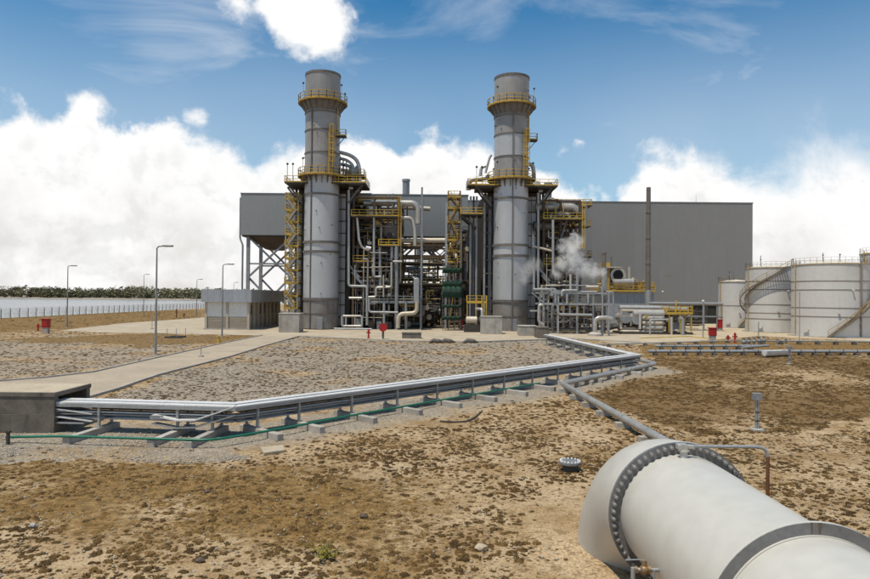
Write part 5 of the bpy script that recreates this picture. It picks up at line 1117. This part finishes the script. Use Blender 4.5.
# ------------------------------------------------------------------ tanks
def tank(pxl, pxr, pyb, pyt, label, seams, stair, seed, rail_c='rusty_rim'):
    """stair: (azimuth at the foot, azimuth at the head), degrees from the side facing the camera, + to the right"""
    pc = (pxl+pxr)/2; hp = at(pc, 297, 1).z
    Yf = gnd(pc, pyb).y; k = (pxr-pxl)/2/F; Yc = Yf/(1-k); r = k*Yc*.995; Yc = Yf+r; c = at(pc, pyb, Yc); h = at(pc, pyt, Yf).z
    cc = Vector((c.x, Yc, 0)); t = thing('storage_tank', label, 'tank', cc, 'storage tanks')
    n = 72; build('shell', MB().lathe([(r, 0), (r, h)], cc, n), 'tank_paint', t); build('roof', MB().lathe([(r*1.005, h), (r*.55, h+r*.09), (.001, h+r*.15)], cc, n), 'tank_roof', t)
    build('rim', MB().lathe([(r*.99, h-.12), (r+.10, h-.12), (r+.10, h+.04), (r*.99, h+.04)], cc, n, closed=True), rail_c, t); build('foundation', MB().lathe([(r+.5, .02), (r+.5, .16), (r*.99, .16)], cc, n), 'concrete', t)
    for f in seams: build('seam_band', MB().lathe([(r*.995, h*f-.06), (r+.045, h*f-.06), (r+.045, h*f+.06), (r*.995, h*f+.06)], cc, n, closed=True), 'seam', t)
    rl = MB(); m = 36
    for j in range(m):
        a0, a1 = 2*math.pi*j/m, 2*math.pi*(j+1)/m; rl.rail([cc+Vector((r*math.cos(a0), r*math.sin(a0), h+.03)), cc+Vector((r*math.cos(a1), r*math.sin(a1), h+.03))], 1.0, .016, 9, False)
    build('roof_railing', rl, rail_c, t, smooth=False)
    fo = -math.atan2(cc.x, cc.y)      # the side that faces the camera
    P = lambda deg, rr, z: cc+Vector((math.sin(R(deg)+fo)*rr, -math.cos(R(deg)+fo)*rr, z))
    if stair:
        a0, a1 = stair; N = max(20, int(h/.24)); st = MB(); so = MB(); tr = MB(); hr = MB()
        for i in range(N):
            f, g = i/N, (i+1)/N; d0, d1 = a0+(a1-a0)*f, a0+(a1-a0)*g; z0, z1 = h*f, h*g
            st.bar(P(d0, r+.12, z0+.1), P(d1, r+.12, z1+.1), .06, .28); so.bar(P(d0, r+.95, z0+.1), P(d1, r+.95, z1+.1), .06, .28)
            tr.bar(P(d0, r+.1, z0+.2), P(d0, r+.97, z0+.2), .28, .05)
            hr.bar(P(d0, r+.95, z0+1.15), P(d1, r+.95, z1+1.15), .07); hr.bar(P(d0, r+.95, z0+.65), P(d1, r+.95, z1+.65), .05)
            if i % 4 == 0: hr.bar(P(d0, r+.95, z0+.1), P(d0, r+.95, z0+1.15), .06)
        s_ = build('spiral_stair', so, 'stair_steel', t, smooth=False); build('inner_stringer', st, 'stair_steel', s_, smooth=False); build('treads', tr, 'stair_steel', s_, smooth=False); build('handrail', hr, 'yellow_worn', s_, smooth=False)
    rs = random.Random(seed)
    for deg, z, rr in ((-24, 1.2, .36), (12, h*.34, .16), (32, h*.64, .14)):
        if stair and seed == 3 and deg == -24: deg = -34
        q = P(deg, r-.05, z); o = (P(deg, r+1, z)-P(deg, r, z)); build('manhole', MB().tube([q, q+o*.32], rr, 16).tube([q+o*.3, q+o*.38], rr*1.35, 16), 'tank_paint', t)
    for deg, m_, w_ in ((-58, 'rusty_rim', .10), (46, 'seam', .14)):
        build('downpipe', MB().tube([P(deg, r+.12, .2), P(deg, r+.12, h+.4)], w_, 8), m_, t)
    for k_ in range(2):
        q = P(rs.uniform(-40, 60), r*rs.uniform(.3, .9), h+.3); v = build('roof_vent', MB().tube([q, q+UP*rs.uniform(1.2, 2.2)], .06, 6), 'dark_steel', t); build('vent_head', MB().ball(q+UP*1.2, .16, 8, 5), 'grey_steel', v)
    return cc, r, h
tank(719.5, 752, 328, 281.5, 'smallest white storage tank beside the grey turbine hall', (.48,), (8, 140), 1)
tank(747.5, 797, 333, 267, 'middle white storage tank with a spiral stair rising across it', (.21, .30, .43, .66, .79), (-190, 31), 2)
tank(795.5, 864.5, 338, 263, 'largest white storage tank with a stair up its right flank', (.28, .40, .645, .765), (-2, 132), 3)
tank(866, 935, 336, 251, 'weathered storage tank cut off by the right edge of the picture', (.3, .5, .7), (-80, -20), 4, 'yellow')

# ------------------------------------------------------------------ switch house at the left
def switch_house():
    Y = 113.; x0, x1 = at(204.5, 329, Y).x, at(249, 329, Y).x; Y1 = Y+24; zt = Zp(289.4, Y, 205); zf = Zp(302, Y, 205)
    t = thing('switch_house', 'low flat roofed switch house with white and brown wall panels', 'building', ((x0+x1)/2, Y, 0))
    build('core', MB().box((x0+.25, Y+.25, 0), (x1-.25, Y1-.25, zf)), 'brown_wall', t, smooth=False)
    build('roof', MB().box((x0-.3, Y-.3, zt-.05), (x1+.3, Y1+.3, zt)), 'roof_trim', t, smooth=False)
    n = 8; s_ = (x1-x0+1.0)/n
    for i in range(n): build('fascia_panel', MB().box((x0-.5+s_*i+.01, Y-.5, zf), (x0-.5+s_*(i+1)-.01, Y-.38, zt+.02)), 'fascia', t, smooth=False)
    n = 16; s_ = (Y1-Y+.8)/n
    for i in range(n): build('fascia_panel', MB().box((x1+.38, Y-.36+s_*i+.01, zf), (x1+.5, Y-.36+s_*(i+1)-.01, zt+.02)), 'fascia', t, smooth=False)
    build('soffit', MB().box((x0-.37, Y-.37, zf), (x1+.37, Y1, zf+.1)), 'roof_trim', t, smooth=False)
    w_ = x1-x0
    for f in (.0, .48, .955): build('pilaster', MB().box((x0+w_*f, Y-.02, 0), (x0+w_*f+.38, Y+.24, zf-.002)), 'pilaster', t, smooth=False)
    for a, b in ((.05, .475), (.53, .95)):
        build('white_panel', MB().box((x0+w_*a, Y+.12, zf*.47), (x0+w_*b, Y+.22, zf-.004)), 'white_wall', t, smooth=False)
        for k in range(5): z = .25+k*(zf*.47-.3)/5; build('block_course', MB().box((x0+w_*a, Y+.14, z), (x0+w_*b, Y+.225, z+(zf*.47-.3)/5-.03)), 'brown_wall', t, smooth=False)
    y = Y+.3; k = 0
    while y < Y1-1:
        build('pilaster', MB().box((x1-.22, y, 0), (x1+.04, y+.34, zf-.002)), 'pilaster', t, smooth=False)
        if k in (1, 4): d = build('door', MB().box((x1-.24, y+.7, 0), (x1-.16, y+1.8, 2.4)), 'grey_steel', t, smooth=False); build('door_handle', MB().box((x1-.16, y+1.6, 1.0), (x1-.1, y+1.7, 1.15)), 'dark_steel', d)
        else: build('louvre', MB().box((x1-.24, y+.5, zf*.55), (x1-.18, y+2.2, zf*.9)), 'dark_steel', t, smooth=False)
        y += 2.9; k += 1
    build('plinth', MB().box((x0-.15, Y-.12, 0), (x1+.12, Y1, .22)), 'concrete', t, smooth=False)
switch_house()

# ------------------------------------------------------------------ concrete blocks along the apron
def block(px0, px1, pyb, pyt, dep, label, m='concrete', post=0):
    a = gnd(px0, pyb); b = at(px1, pyb, a.y); z = at(px0, pyt, a.y).z; t = thing('concrete_block', label, 'block', ((a.x+b.x)/2, a.y, 0), 'concrete blocks along the apron')
    build('block', MB().box((a.x, a.y, 0), (b.x, a.y+dep, z)), m, t, bevel=.04); build('coping', MB().box((a.x-.06, a.y-.06, z+.002), (b.x+.06, a.y+dep+.06, z+.14)), m, t, bevel=.02)
block(278.5, 299, 332.5, 314, 3.5, 'square concrete plinth at the foot of the left stack stairs')
block(481.5, 502, 334, 317, 3, 'square concrete plinth at the foot of the right hand stack')
block(519.5, 537, 336, 326.5, 3, 'pale low concrete plinth right of the right hand stack')
block(538, 549, 338.5, 328, 4, 'darker concrete block where the pipe rack ends', 'concrete_stained')
block(402, 421, 338.5, 333.5, 1.6, 'low brown concrete kerb block before the left hand boiler', 'concrete_stained')

# ------------------------------------------------------------------ lamp posts, masts
def lamp(px, pyb, pyt, label, arm=1, thin=1.):
    p = gnd(px, pyb); h = at(px, pyt, p.y).z; t = thing('lamp_post', label, 'lamp post', p, 'lamp posts'); r = .11*thin
    build('pole', MB().tube([p+UP*.05, p+UP*h*.5, p+UP*(h-.15)], [r*1.15, r*.9, r*.62], 10), 'lamp_pole', t); build('base_plate', MB().box(p+Vector((-.25, -.25, 0)), p+Vector((.25, .25, .07))), 'concrete', t)
    build('arm', MB().tube([p+UP*(h-.2), p+Vector((arm*.15, 0, h)), p+Vector((arm*.75, 0, h+.06))], r*.6, 8), 'lamp_pole', t)
    hd = MB(); c = p+Vector((arm*1.1, 0, h+.02)); hd.box(c+Vector((-.5, -.19, -.02)), c+Vector((.5, .19, .13))); l = build('lantern', hd, 'lamp_pole', t, bevel=.05); build('lens', MB().box(c+Vector((-.32, -.14, -.06)), c+Vector((.42, .14, -.022))), 'lamp_glass', l)
lamp(155.5, 355, 246.5, 'nearest tall lamp post standing by the road kerb'); lamp(67, 327.5, 266, 'lamp post furthest left, standing near the lake shore'); lamp(143.5, 315, 274.5, 'slim distant lamp post between the lake shore post and the nearest', 1, .9)
lamp(196.5, 317, 279.5, 'slim distant lamp post just left of the switch house', 1, .9); lamp(222, 337, 264.5, 'lamp post standing in front of the switch house wall'); lamp(233.5, 312, 282.5, 'faint lamp post showing above the switch house roof', 1, .9)
def small_mast(px, pyb, pyt, label, head=True, r=.06):
    p = gnd(px, pyb); h = at(px, pyt, p.y).z; t = thing('light_mast', label, 'lamp post', p, 'short light masts'); build('pole', MB().tube([p, p+UP*h], r, 8), 'galvanised', t)
    if head: build('lamp_head', MB().ball(p+UP*(h+.12), .22, 10, 6), 'lamp_glass', t)
    build('base', MB().box(p+Vector((-.2, -.2, 0)), p+Vector((.2, .2, .15))), 'concrete', t)
small_mast(703, 338, 302, 'short mast with round white lamp before the hall foot', r=.09); small_mast(662.5, 330, 292.5, 'mast with white lamp head beside the tall rusty flue'); small_mast(799.5, 341, 292, 'thin bare mast in front of the largest tank', False)
small_mast(758.5, 346, 322, 'thin bare mast in front of the middle tank', False); small_mast(201, 357, 344, 'thin low stake beside the road edge', False, .04); small_mast(152, 329, 318, 'thin low mast on the pale yard beside the lamp post', False, .06)
def flue():
    Y = 132.; x = at(648, 300, Y).x; zt = Zp(187.5, Y, 648); t = thing('tall_flue', 'tall thin rusty flue standing alone in front of the turbine hall', 'chimney', (x, Y, 0))
    zb = Zp(290, Y, 648); r = .50
    build('shaft', MB().tube([(x, Y, zb), (x, Y, zt)], [r, r*.86], 18), 'mast_rust', t); build('lower_sleeve', MB().tube([(x, Y, 2), (x, Y, zb)], r*1.25, 18), 'galvanised', t); build('cone_base', MB().lathe([(1.3, 0), (1.3, .3), (r*1.25, 2.2)], (x, Y, 0), 18), 'concrete', t)
    for f in (.25, .5, .75): z = zb+(zt-zb)*f; build('band', MB().lathe([(r*.8, z), (r*1.1, z), (r*1.1, z+.2), (r*.8, z+.2)], (x, Y, 0), 18, closed=True), 'mast_rust', t)
flue()

# ------------------------------------------------------------------ yellow unit, skid and low rack at the right
def yellow_unit():
    Y = 141.; X = lambda p: at(p, 290, Y).x; Z = lambda q: at(625, q, Y).z
    t = thing('auxiliary_unit', 'yellow railed auxiliary unit on a grey walled base before the hall', 'equipment', (X(628), Y, 0))
    n = 8
    for i in range(n): a, b = X(601)+(X(654)-X(601))*i/n, X(601)+(X(654)-X(601))*(i+1)/n; build('wall_panel', MB().box((a+.02, Y, .6), (b-.02, Y+.12, Z(292.5))), 'fascia', t, smooth=False)
    build('base', MB().box((X(601), Y+.13, 0), (X(654), Y+9, Z(292.6))), 'grey_steel', t, smooth=False); platform(t, X(600), X(655), Y-.6, Y+9, Z(291), 'fblr', dm='yellow_worn')
    platform(t, X(640), X(654), Y-.5, Y+3, Z(287), 'flr', dm='yellow')
    z0 = Z(291)
    build('cabinet', MB().box((X(604.5), Y+1, z0), (X(611), Y+3, Z(268))), 'yellow_worn', t, bevel=.06); build('cabinet', MB().box((X(606), Y+3.2, z0), (X(614), Y+5, Z(262))), 'yellow', t, bevel=.06)
    build('canopy', MB().box((X(605), Y+.5, Z(268)), (X(622), Y+5, Z(267)+.1)), 'cream_pipe', t)
    c = Vector((X(619.5), Y+2, Z(275))); build('fan_housing', MB().tube([c+Vector((0, -.9, 0)), c+Vector((0, .9, 0))], 1.7, 24), 'cladding', t); build('fan_grille', MB().tube([c+Vector((0, -1.0, 0)), c+Vector((0, -.92, 0))], 1.1, 24), 'dark_gap', t)
    a = Vector((X(614), Y+1.5, Z(282))); b = Vector((X(636), Y+1.5, Z(282))); build('cooler_drum', MB().tube([a, a+Vector((.3, 0, 0)), b-Vector((.3, 0, 0)), b], [.5, .8, .8, .5], 18), 'cladding', t)
    for p, q, r, m in ((615.5, 256, .16, 'ring_steel'), (609, 261, .2, 'yellow'), (634, 266, .28, 'cream_pipe'), (629, 272, .2, 'galvanised'), (638, 277, .25, 'pvc_white'), (625, 270, .14, 'brown_steel'), (642, 279, .2, 'cladding')): build('standpipe', MB().tube([(X(p), Y+3.5, z0), (X(p), Y+3.5, Z(q))], r, 10), m, t)
    clutter(t, (X(603), X(652), Y+1, Y+7, z0+.2, Z(279)), 34, 91, ['yellow', 'yellow_worn', 'cream_pipe', 'cladding', 'brown_steel'], (.08, .24))
yellow_unit()
def skid():
    Y = 111.; X = lambda p: at(p, 320, Y).x; Z = lambda q: at(655, q, Y).z
    t = thing('pump_skid', 'long silver piping skid with pumps and yellow end frame', 'skid', (X(655), Y, 0))
    q = lambda pts, dy, r, m='cladding', b=None: pxpipe(t, pts, Y+dy, r, m, bend=b)
    q(((619, 307.5), (660, 308), (688, 309.5)), 1.5, .42); q(((621, 310.5), (666, 311)), .4, .22, 'cream_pipe'); q(((633, 313.5), (664, 313.5)), -.3, .5); q(((621, 309), (621, 329)), .5, .3, 'cladding'); q(((640, 314), (640, 329)), -.8, .24)
    for i, p in enumerate((624.5, 636)):
        c = Vector((X(p), Y+.6, Z(318+i))); build('heat_exchanger', MB().tube([c+Vector((0, -1.2, 0)), c+Vector((0, -1.0, 0)), c+Vector((0, 2.2, 0))], [.45, .85, .85], 20), 'cladding', t); build('bolted_head', MB().tube([c+Vector((0, -1.28, 0)), c+Vector((0, -1.18, 0))], .95, 20), 'grey_steel', t)
    for i, (py, m) in enumerate(((318, 'cladding'), (323, 'cream_pipe'), (327.5, 'cladding'))):
        a, b = Vector((X(641), Y-.5, Z(py))), Vector((X(663.5), Y-.5, Z(py))); build('header', MB().tube([a, a+Vector((.25, 0, 0)), b-Vector((.25, 0, 0)), b], [.2, .40, .40, .2], 16), m, t); flanges(t, a, b, .40, (.12, .5, .88))
    build('skid_base', MB().box((X(619), Y-1, .02), (X(691), Y+4, .35)), 'dark_steel', t, smooth=False)
    clutter(t, (X(620), X(664), Y-.6, Y+3, .4, Z(311)), 60, 15, ['cladding', 'cream_pipe', 'cream_pipe', 'brown_steel', 'dark_steel', 'cladding'], (.07, .24))
    for x in (X(667), X(678), X(689)):
        for y in (Y-1, Y+2): build('frame_post', MB().bar((x, y, .35), (x, y, Z(306)), .17), 'yellow', t, smooth=False)
    platform(t, X(664), X(690), Y-1.2, Y+2.2, Z(313), 'flr', dm='yellow_worn'); build('yellow_mast', MB().tube([(X(676), Y, Z(313)), (X(676), Y, Z(300))], .1, 8), 'yellow', t)
    build('motor_box', MB().box((X(669), Y-.4, .36), (X(681), Y+1.5, Z(322))), 'grey_steel', t, bevel=.08)
    q(((682.5, 336), (682.5, 319), (679, 318)), -2.5, .32, 'galvanised', .5); q(((650, 336), (650, 320), (668, 319.5)), -3, .14, 'galvanised', .3); q(((671.5, 317), (671.5, 336)), -1.5, .22, 'cladding'); q(((606, 329), (618, 326), (622, 331)), 1, .35, 'dark_steel', .5)
    clutter(t, (X(665), X(690), Y-.8, Y+2, .4, Z(312)), 26, 16, ['yellow', 'grey_steel', 'grey_steel', 'galvanised', 'dark_steel'], (.06, .18))
skid()
def low_rack():
    Y = 124.; X = lambda p: at(p, 310, Y).x; Z = lambda q: at(690, q, Y).z
    t = thing('yard_pipe_rack', 'straight grey pipe rack on thin posts along the foot of the turbine hall', 'pipe rack', (X(690), Y, 0))
    for p in (655, 667, 679, 691, 704, 717, 722): build('post', MB().bar((X(p), Y, 0), (X(p), Y, Z(304)), .2), 'grey_steel', t, smooth=False)
    for py, r, dy, m in ((303.5, .2, 0, 'galvanised'), (304.5, .16, .6, 'galvanised'), (316.5, .14, 0, 'grey_steel'), (302.8, .12, 1.1, 'cladding')): build('pipe', MB().tube([(X(650), Y+dy, Z(py)), (X(723), Y+dy, Z(py))], r, 8), m, t)
    clutter(t, (X(655), X(718), Y+2, Y+12, .4, Z(307)), 40, 61, ['dark_steel', 'brown_steel', 'dark_steel', 'grey_steel'], (.08, .3))
low_rack()
def ground_pipes():
    def run(pa, pb, r, label, m='galvanised', n=8, z=.45):
        a, b = gnd(*pa, z), gnd(*pb, z); t = thing('field_pipe', label, 'pipe', a, 'pipes on low blocks before the tanks'); build('run', MB().tube([a, b], r, 12), m, t)
        for i in range(n): p = a.lerp(b, (i+.5)/n); build('block', MB().box((p.x-.17, p.y-.4, -.05), (p.x+.17, p.y+.4, z-r-.003)), 'concrete_stained', t, bevel=.01); build('clip', MB().tube([p-Vector((.04, 0, 0)), p+Vector((.04, 0, 0))], r*1.15, 12), 'dark_steel', t)
    run((648, 351.2), (905, 351.3), .17, 'long grey pipe on blocks crossing the brown field before the tanks', 'galvanised', 18)
    run((655, 346), (757, 345.8), .14, 'shorter grey pipe on blocks behind the long field pipe', 'galvanised', 8); run((735, 340.5), (900, 342), .10, 'thin grey pipe on blocks nearest the storage tanks', 'galvanised', 9); run((580, 345), (735, 340.5), .09, 'thin pale pipe on blocks along the edge of the yard', 'cladding', 9, .3)
    # manifold with valves
    p = gnd(755, 350); t = thing('valve_manifold', 'cluster of grey valves on the short field pipe', 'valve', p)
    for i in range(5):
        q = gnd(744+i*5, 347.5-.5*i, 0); build('riser', MB().tube([q, q+UP*(1.1+.2*(i % 2))], .11, 8), 'galvanised', t); build('valve', MB().ball(q+UP*.7, .27, 10, 6), 'grey_steel', t); build('handwheel', MB().tube([q+UP*1.15, q+UP*1.2], .26, 12), 'dark_steel', t)
    build('header', MB().tube([gnd(742, 347.5, .55), gnd(768, 345.5, .55)], .15, 10), 'galvanised', t)
    a, b = gnd(764.5, 354, .3), gnd(788.5, 353, .3); t = thing('white_trough', 'white open trough lying under the field pipes', 'trough', ((a.x+b.x)/2, a.y, 0)); mb = MB(); L = b-a; n = 10; k = 0
    for e in (a, b):
        for rr in (.62, .55):
            for j in range(n+1): an = math.pi+math.pi*j/n; mb.v.append((e.x+.0, e.y+rr*math.cos(an), e.z+.35+rr*math.sin(an)))
    m = n+1
    for j in range(n): mb.f += [(j, j+1, 2*m+j+1, 2*m+j), (m+j, 3*m+j, 3*m+j+1, m+j+1), (j, m+j, m+j+1, j+1), (2*m+j, 2*m+j+1, 3*m+j+1, 3*m+j)]
    mb.f += [(0, 2*m, 3*m, m), (n, m+n, 3*m+n, 2*m+n)]; build('trough', mb, 'pvc_white', t)
    for e in (a, b):
        en = MB(); pr = [(e.x-.03, e.y+.56*math.cos(math.pi+math.pi*j/n), e.z+.35+.56*math.sin(math.pi+math.pi*j/n)) for j in range(n+1)]; q2 = [(x+.06, y, z) for x, y, z in pr]; en.v = pr+q2; en.f = [tuple(range(m)), tuple(range(m, 2*m))[::-1]]+[(j, m+j, m+j+1, j+1) for j in range(n)]+[(0, n, m+n, m)]; build('end_wall', en, 'pvc_white', t)
    small = [(786, 345, 340, 'short grey post with box between the trough and largest tank'), (777.5, 345.5, 341, 'short dark post just left of the boxed post')]
    for px, b_, t_, lab in small: marker(px, b_, t_-1, lab, .8)
ground_pipes()

# ------------------------------------------------------------------ fire points
def cabinet(px, pyb, pyt, w_, label, stand=.5, m='red'):
    p = gnd(px, pyb); h = at(px, pyt, p.y).z; t = thing('fire_cabinet', label, 'cabinet', p, 'red fire cabinets'); W = w_/F*p.y/2*.88
    build('body', MB().box((p.x-W, p.y-.35, stand), (p.x+W, p.y+.35, h-.12)), m, t, bevel=.03); build('roof', MB().box((p.x-W-.08, p.y-.45, h-.12), (p.x+W+.08, p.y+.42, h)), m, t, bevel=.02)
    d = build('door', MB().box((p.x-W+.08, p.y-.385, stand+.1), (p.x+W-.08, p.y-.352, h-.2)), m, t, bevel=.01); build('handle', MB().box((p.x+W-.3, p.y-.42, (h+stand)/2), (p.x+W-.22, p.y-.386, (h+stand)/2+.2)), 'dark_steel', d)
    build('stand', MB().box((p.x-W*.8, p.y-.3, 0), (p.x+W*.8, p.y+.3, stand)), 'concrete', t)
cabinet(46, 333.5, 318.5, 7.5, 'red fire cabinet on a concrete stand near the lake', .9); cabinet(712.5, 342, 327.5, 7.5, 'red fire cabinet on yellow ground before the middle tank', .9); cabinet(720, 331, 319.5, 4.2, 'small red fire cabinet at the left foot of the smallest tank', .6)
def hydrant(px, pyb, pyt, label, m='red'):
    p = gnd(px, pyb); h = at(px, pyt, p.y).z; t = thing('hydrant', label, 'hydrant', p, 'fire hydrants')
    build('barrel', MB().lathe([(.22, 0), (.22, .1), (.13, .12), (.13, h*.75), (.18, h*.78), (.18, h*.85), (.12, h*.97), (.001, h)], p, 14), m, t)
    for s_ in (-1, 1): q = p+UP*h*.62; build('outlet', MB().tube([q, q+Vector((s_*.26, 0, 0))], .08, 10).tube([q+Vector((s_*.24, 0, 0)), q+Vector((s_*.32, 0, 0))], .11, 10), m, t)
hydrant(38, 331, 323.5, 'small red hydrant just left of the lakeside fire cabinet'); hydrant(368.5, 338.5, 329, 'red hydrant post left of the round red hose reel'); hydrant(728, 342, 335, 'red hydrant right of the fire cabinet before the tanks'); hydrant(735, 343, 332.5, 'rightmost thin red hydrant on the yellow ground', 'red'); hydrant(176.5, 317.5, 308.5, 'rusty hydrant on straw ground left of the switch house', 'rust'); hydrant(184, 317.5, 313, 'low rusty hydrant close beside the taller rusty one', 'rust'); hydrant(462, 330, 319, 'red hydrant post in the shade beside the green scaffold')
def reel():
    p = gnd(383, 339); h = at(383, 322, p.y).z; t = thing('hose_reel', 'round red hose reel on a post before the left hand boiler', 'hose reel', p); c = p+UP*(h-.75)
    build('drum', MB().tube([c+Vector((0, -.3, 0)), c+Vector((0, .3, 0))], .52, 24), 'red', t)
    for y in (-.34, .30): build('rim', MB().tube([c+Vector((0, y, 0)), c+Vector((0, y+.05, 0))], .58, 24), 'red', t)
    build('post', MB().bar(p, c-UP*.5, .3), 'ring_steel', t)
reel()
# yard line, drain cover, lay-down timber
kerb('yellow_kerb', [tuple(gnd(*p)[:2]) for p in ((640, 338.5), (690, 336.5), (718, 340.5), (742, 341))], .3, .12).data.materials[0] = M['yellow_line']
def drain():
    a = gnd(165, 338); b = gnd(188, 337); t = thing('drain_pit', 'dark open drain pit with short rail stakes beside the road', 'pit', ((a.x+b.x)/2, a.y, 0))
    build('rim', MB().box((a.x, a.y-.2, -.02), (b.x, a.y+.1, .22)).box((a.x, a.y+1.6, -.02), (b.x, a.y+1.9, .22)), 'dark_steel', t); build('well_shade', MB().box((a.x+.05, a.y+.1, -.01), (b.x-.05, a.y+1.6, .05)), 'dark_gap', t)  # flat near-black slab paints the shade down in the open pit
    for f in (.1, .5, .9): q = a.lerp(b, f); build('stake', MB().bar((q.x, q.y-.1, 0), (q.x, q.y-.1, 1.3), .06), 'galvanised', t)
    p = gnd(219, 343); t = thing('valve_box', 'small yellow valve box on the verge by the road', 'valve', p); build('body', MB().lathe([(.2, 0), (.2, .5), (.12, .55), (.12, .8), (.001, .82)], p, 10), 'yellow', t); build('wheel', MB().tube([p+UP*.84, p+UP*.9], .3, 12), 'yellow', t)
    for i, px in enumerate((436, 447, 470)):
        p = gnd(px, 343); tag(build('cable_heap', MB().tube([p+Vector((-.9, 0, .1)), p+Vector((-.3, .3, .35)), p+Vector((.4, -.1, .30)), p+Vector((1.1, .2, .08))], [.12, .3, .26, .1], 9), 'ring_steel'), ('dark bundle of offcuts left on the apron edge, leftmost of three', 'dark bundle of offcuts left on the apron edge, middle of three', 'dark bundle of offcuts left on the apron edge, rightmost of three')[i], 'debris', 'bundles left on the apron edge')
drain()

# ------------------------------------------------------------------ lakeside fence
def fence():
    a, b = gnd(-2, 320.2), gnd(206, 309.2); a = Vector((-101.5, 132, 0)); b = Vector((-103, 330, 0)); t = thing('chain_link_fence', 'long chain link fence with concrete posts along the lake shore', 'fence', a); n = int((b-a).length/3.4); H_ = 2.2
    for i in range(n+1):
        p = a.lerp(b, i/n); build('post', MB().bar(p-UP*.1, p+UP*H_, .14).bar(p+UP*H_, p+Vector((-.28, 0, H_+.3)), .1), 'fence_post', t, smooth=False)
        if i < n:
            q = a.lerp(b, (i+1)/n); mb = MB(); L = 12
            for k in range(L):
                f0 = k/L
                mb.bar(p.lerp(q, f0)+UP*.08, p.lerp(q, min(1, f0+.5))+UP*(H_-.1), .012); mb.bar(p.lerp(q, f0)+UP*(H_-.1), p.lerp(q, min(1, f0+.5))+UP*.08, .012)
            for z in (.08, H_*.5, H_-.1, H_+.12, H_+.25): mb.bar(p+UP*z, q+UP*z, .02)
            build('mesh_panel', mb, 'fence_wire', t, smooth=False)
fence()
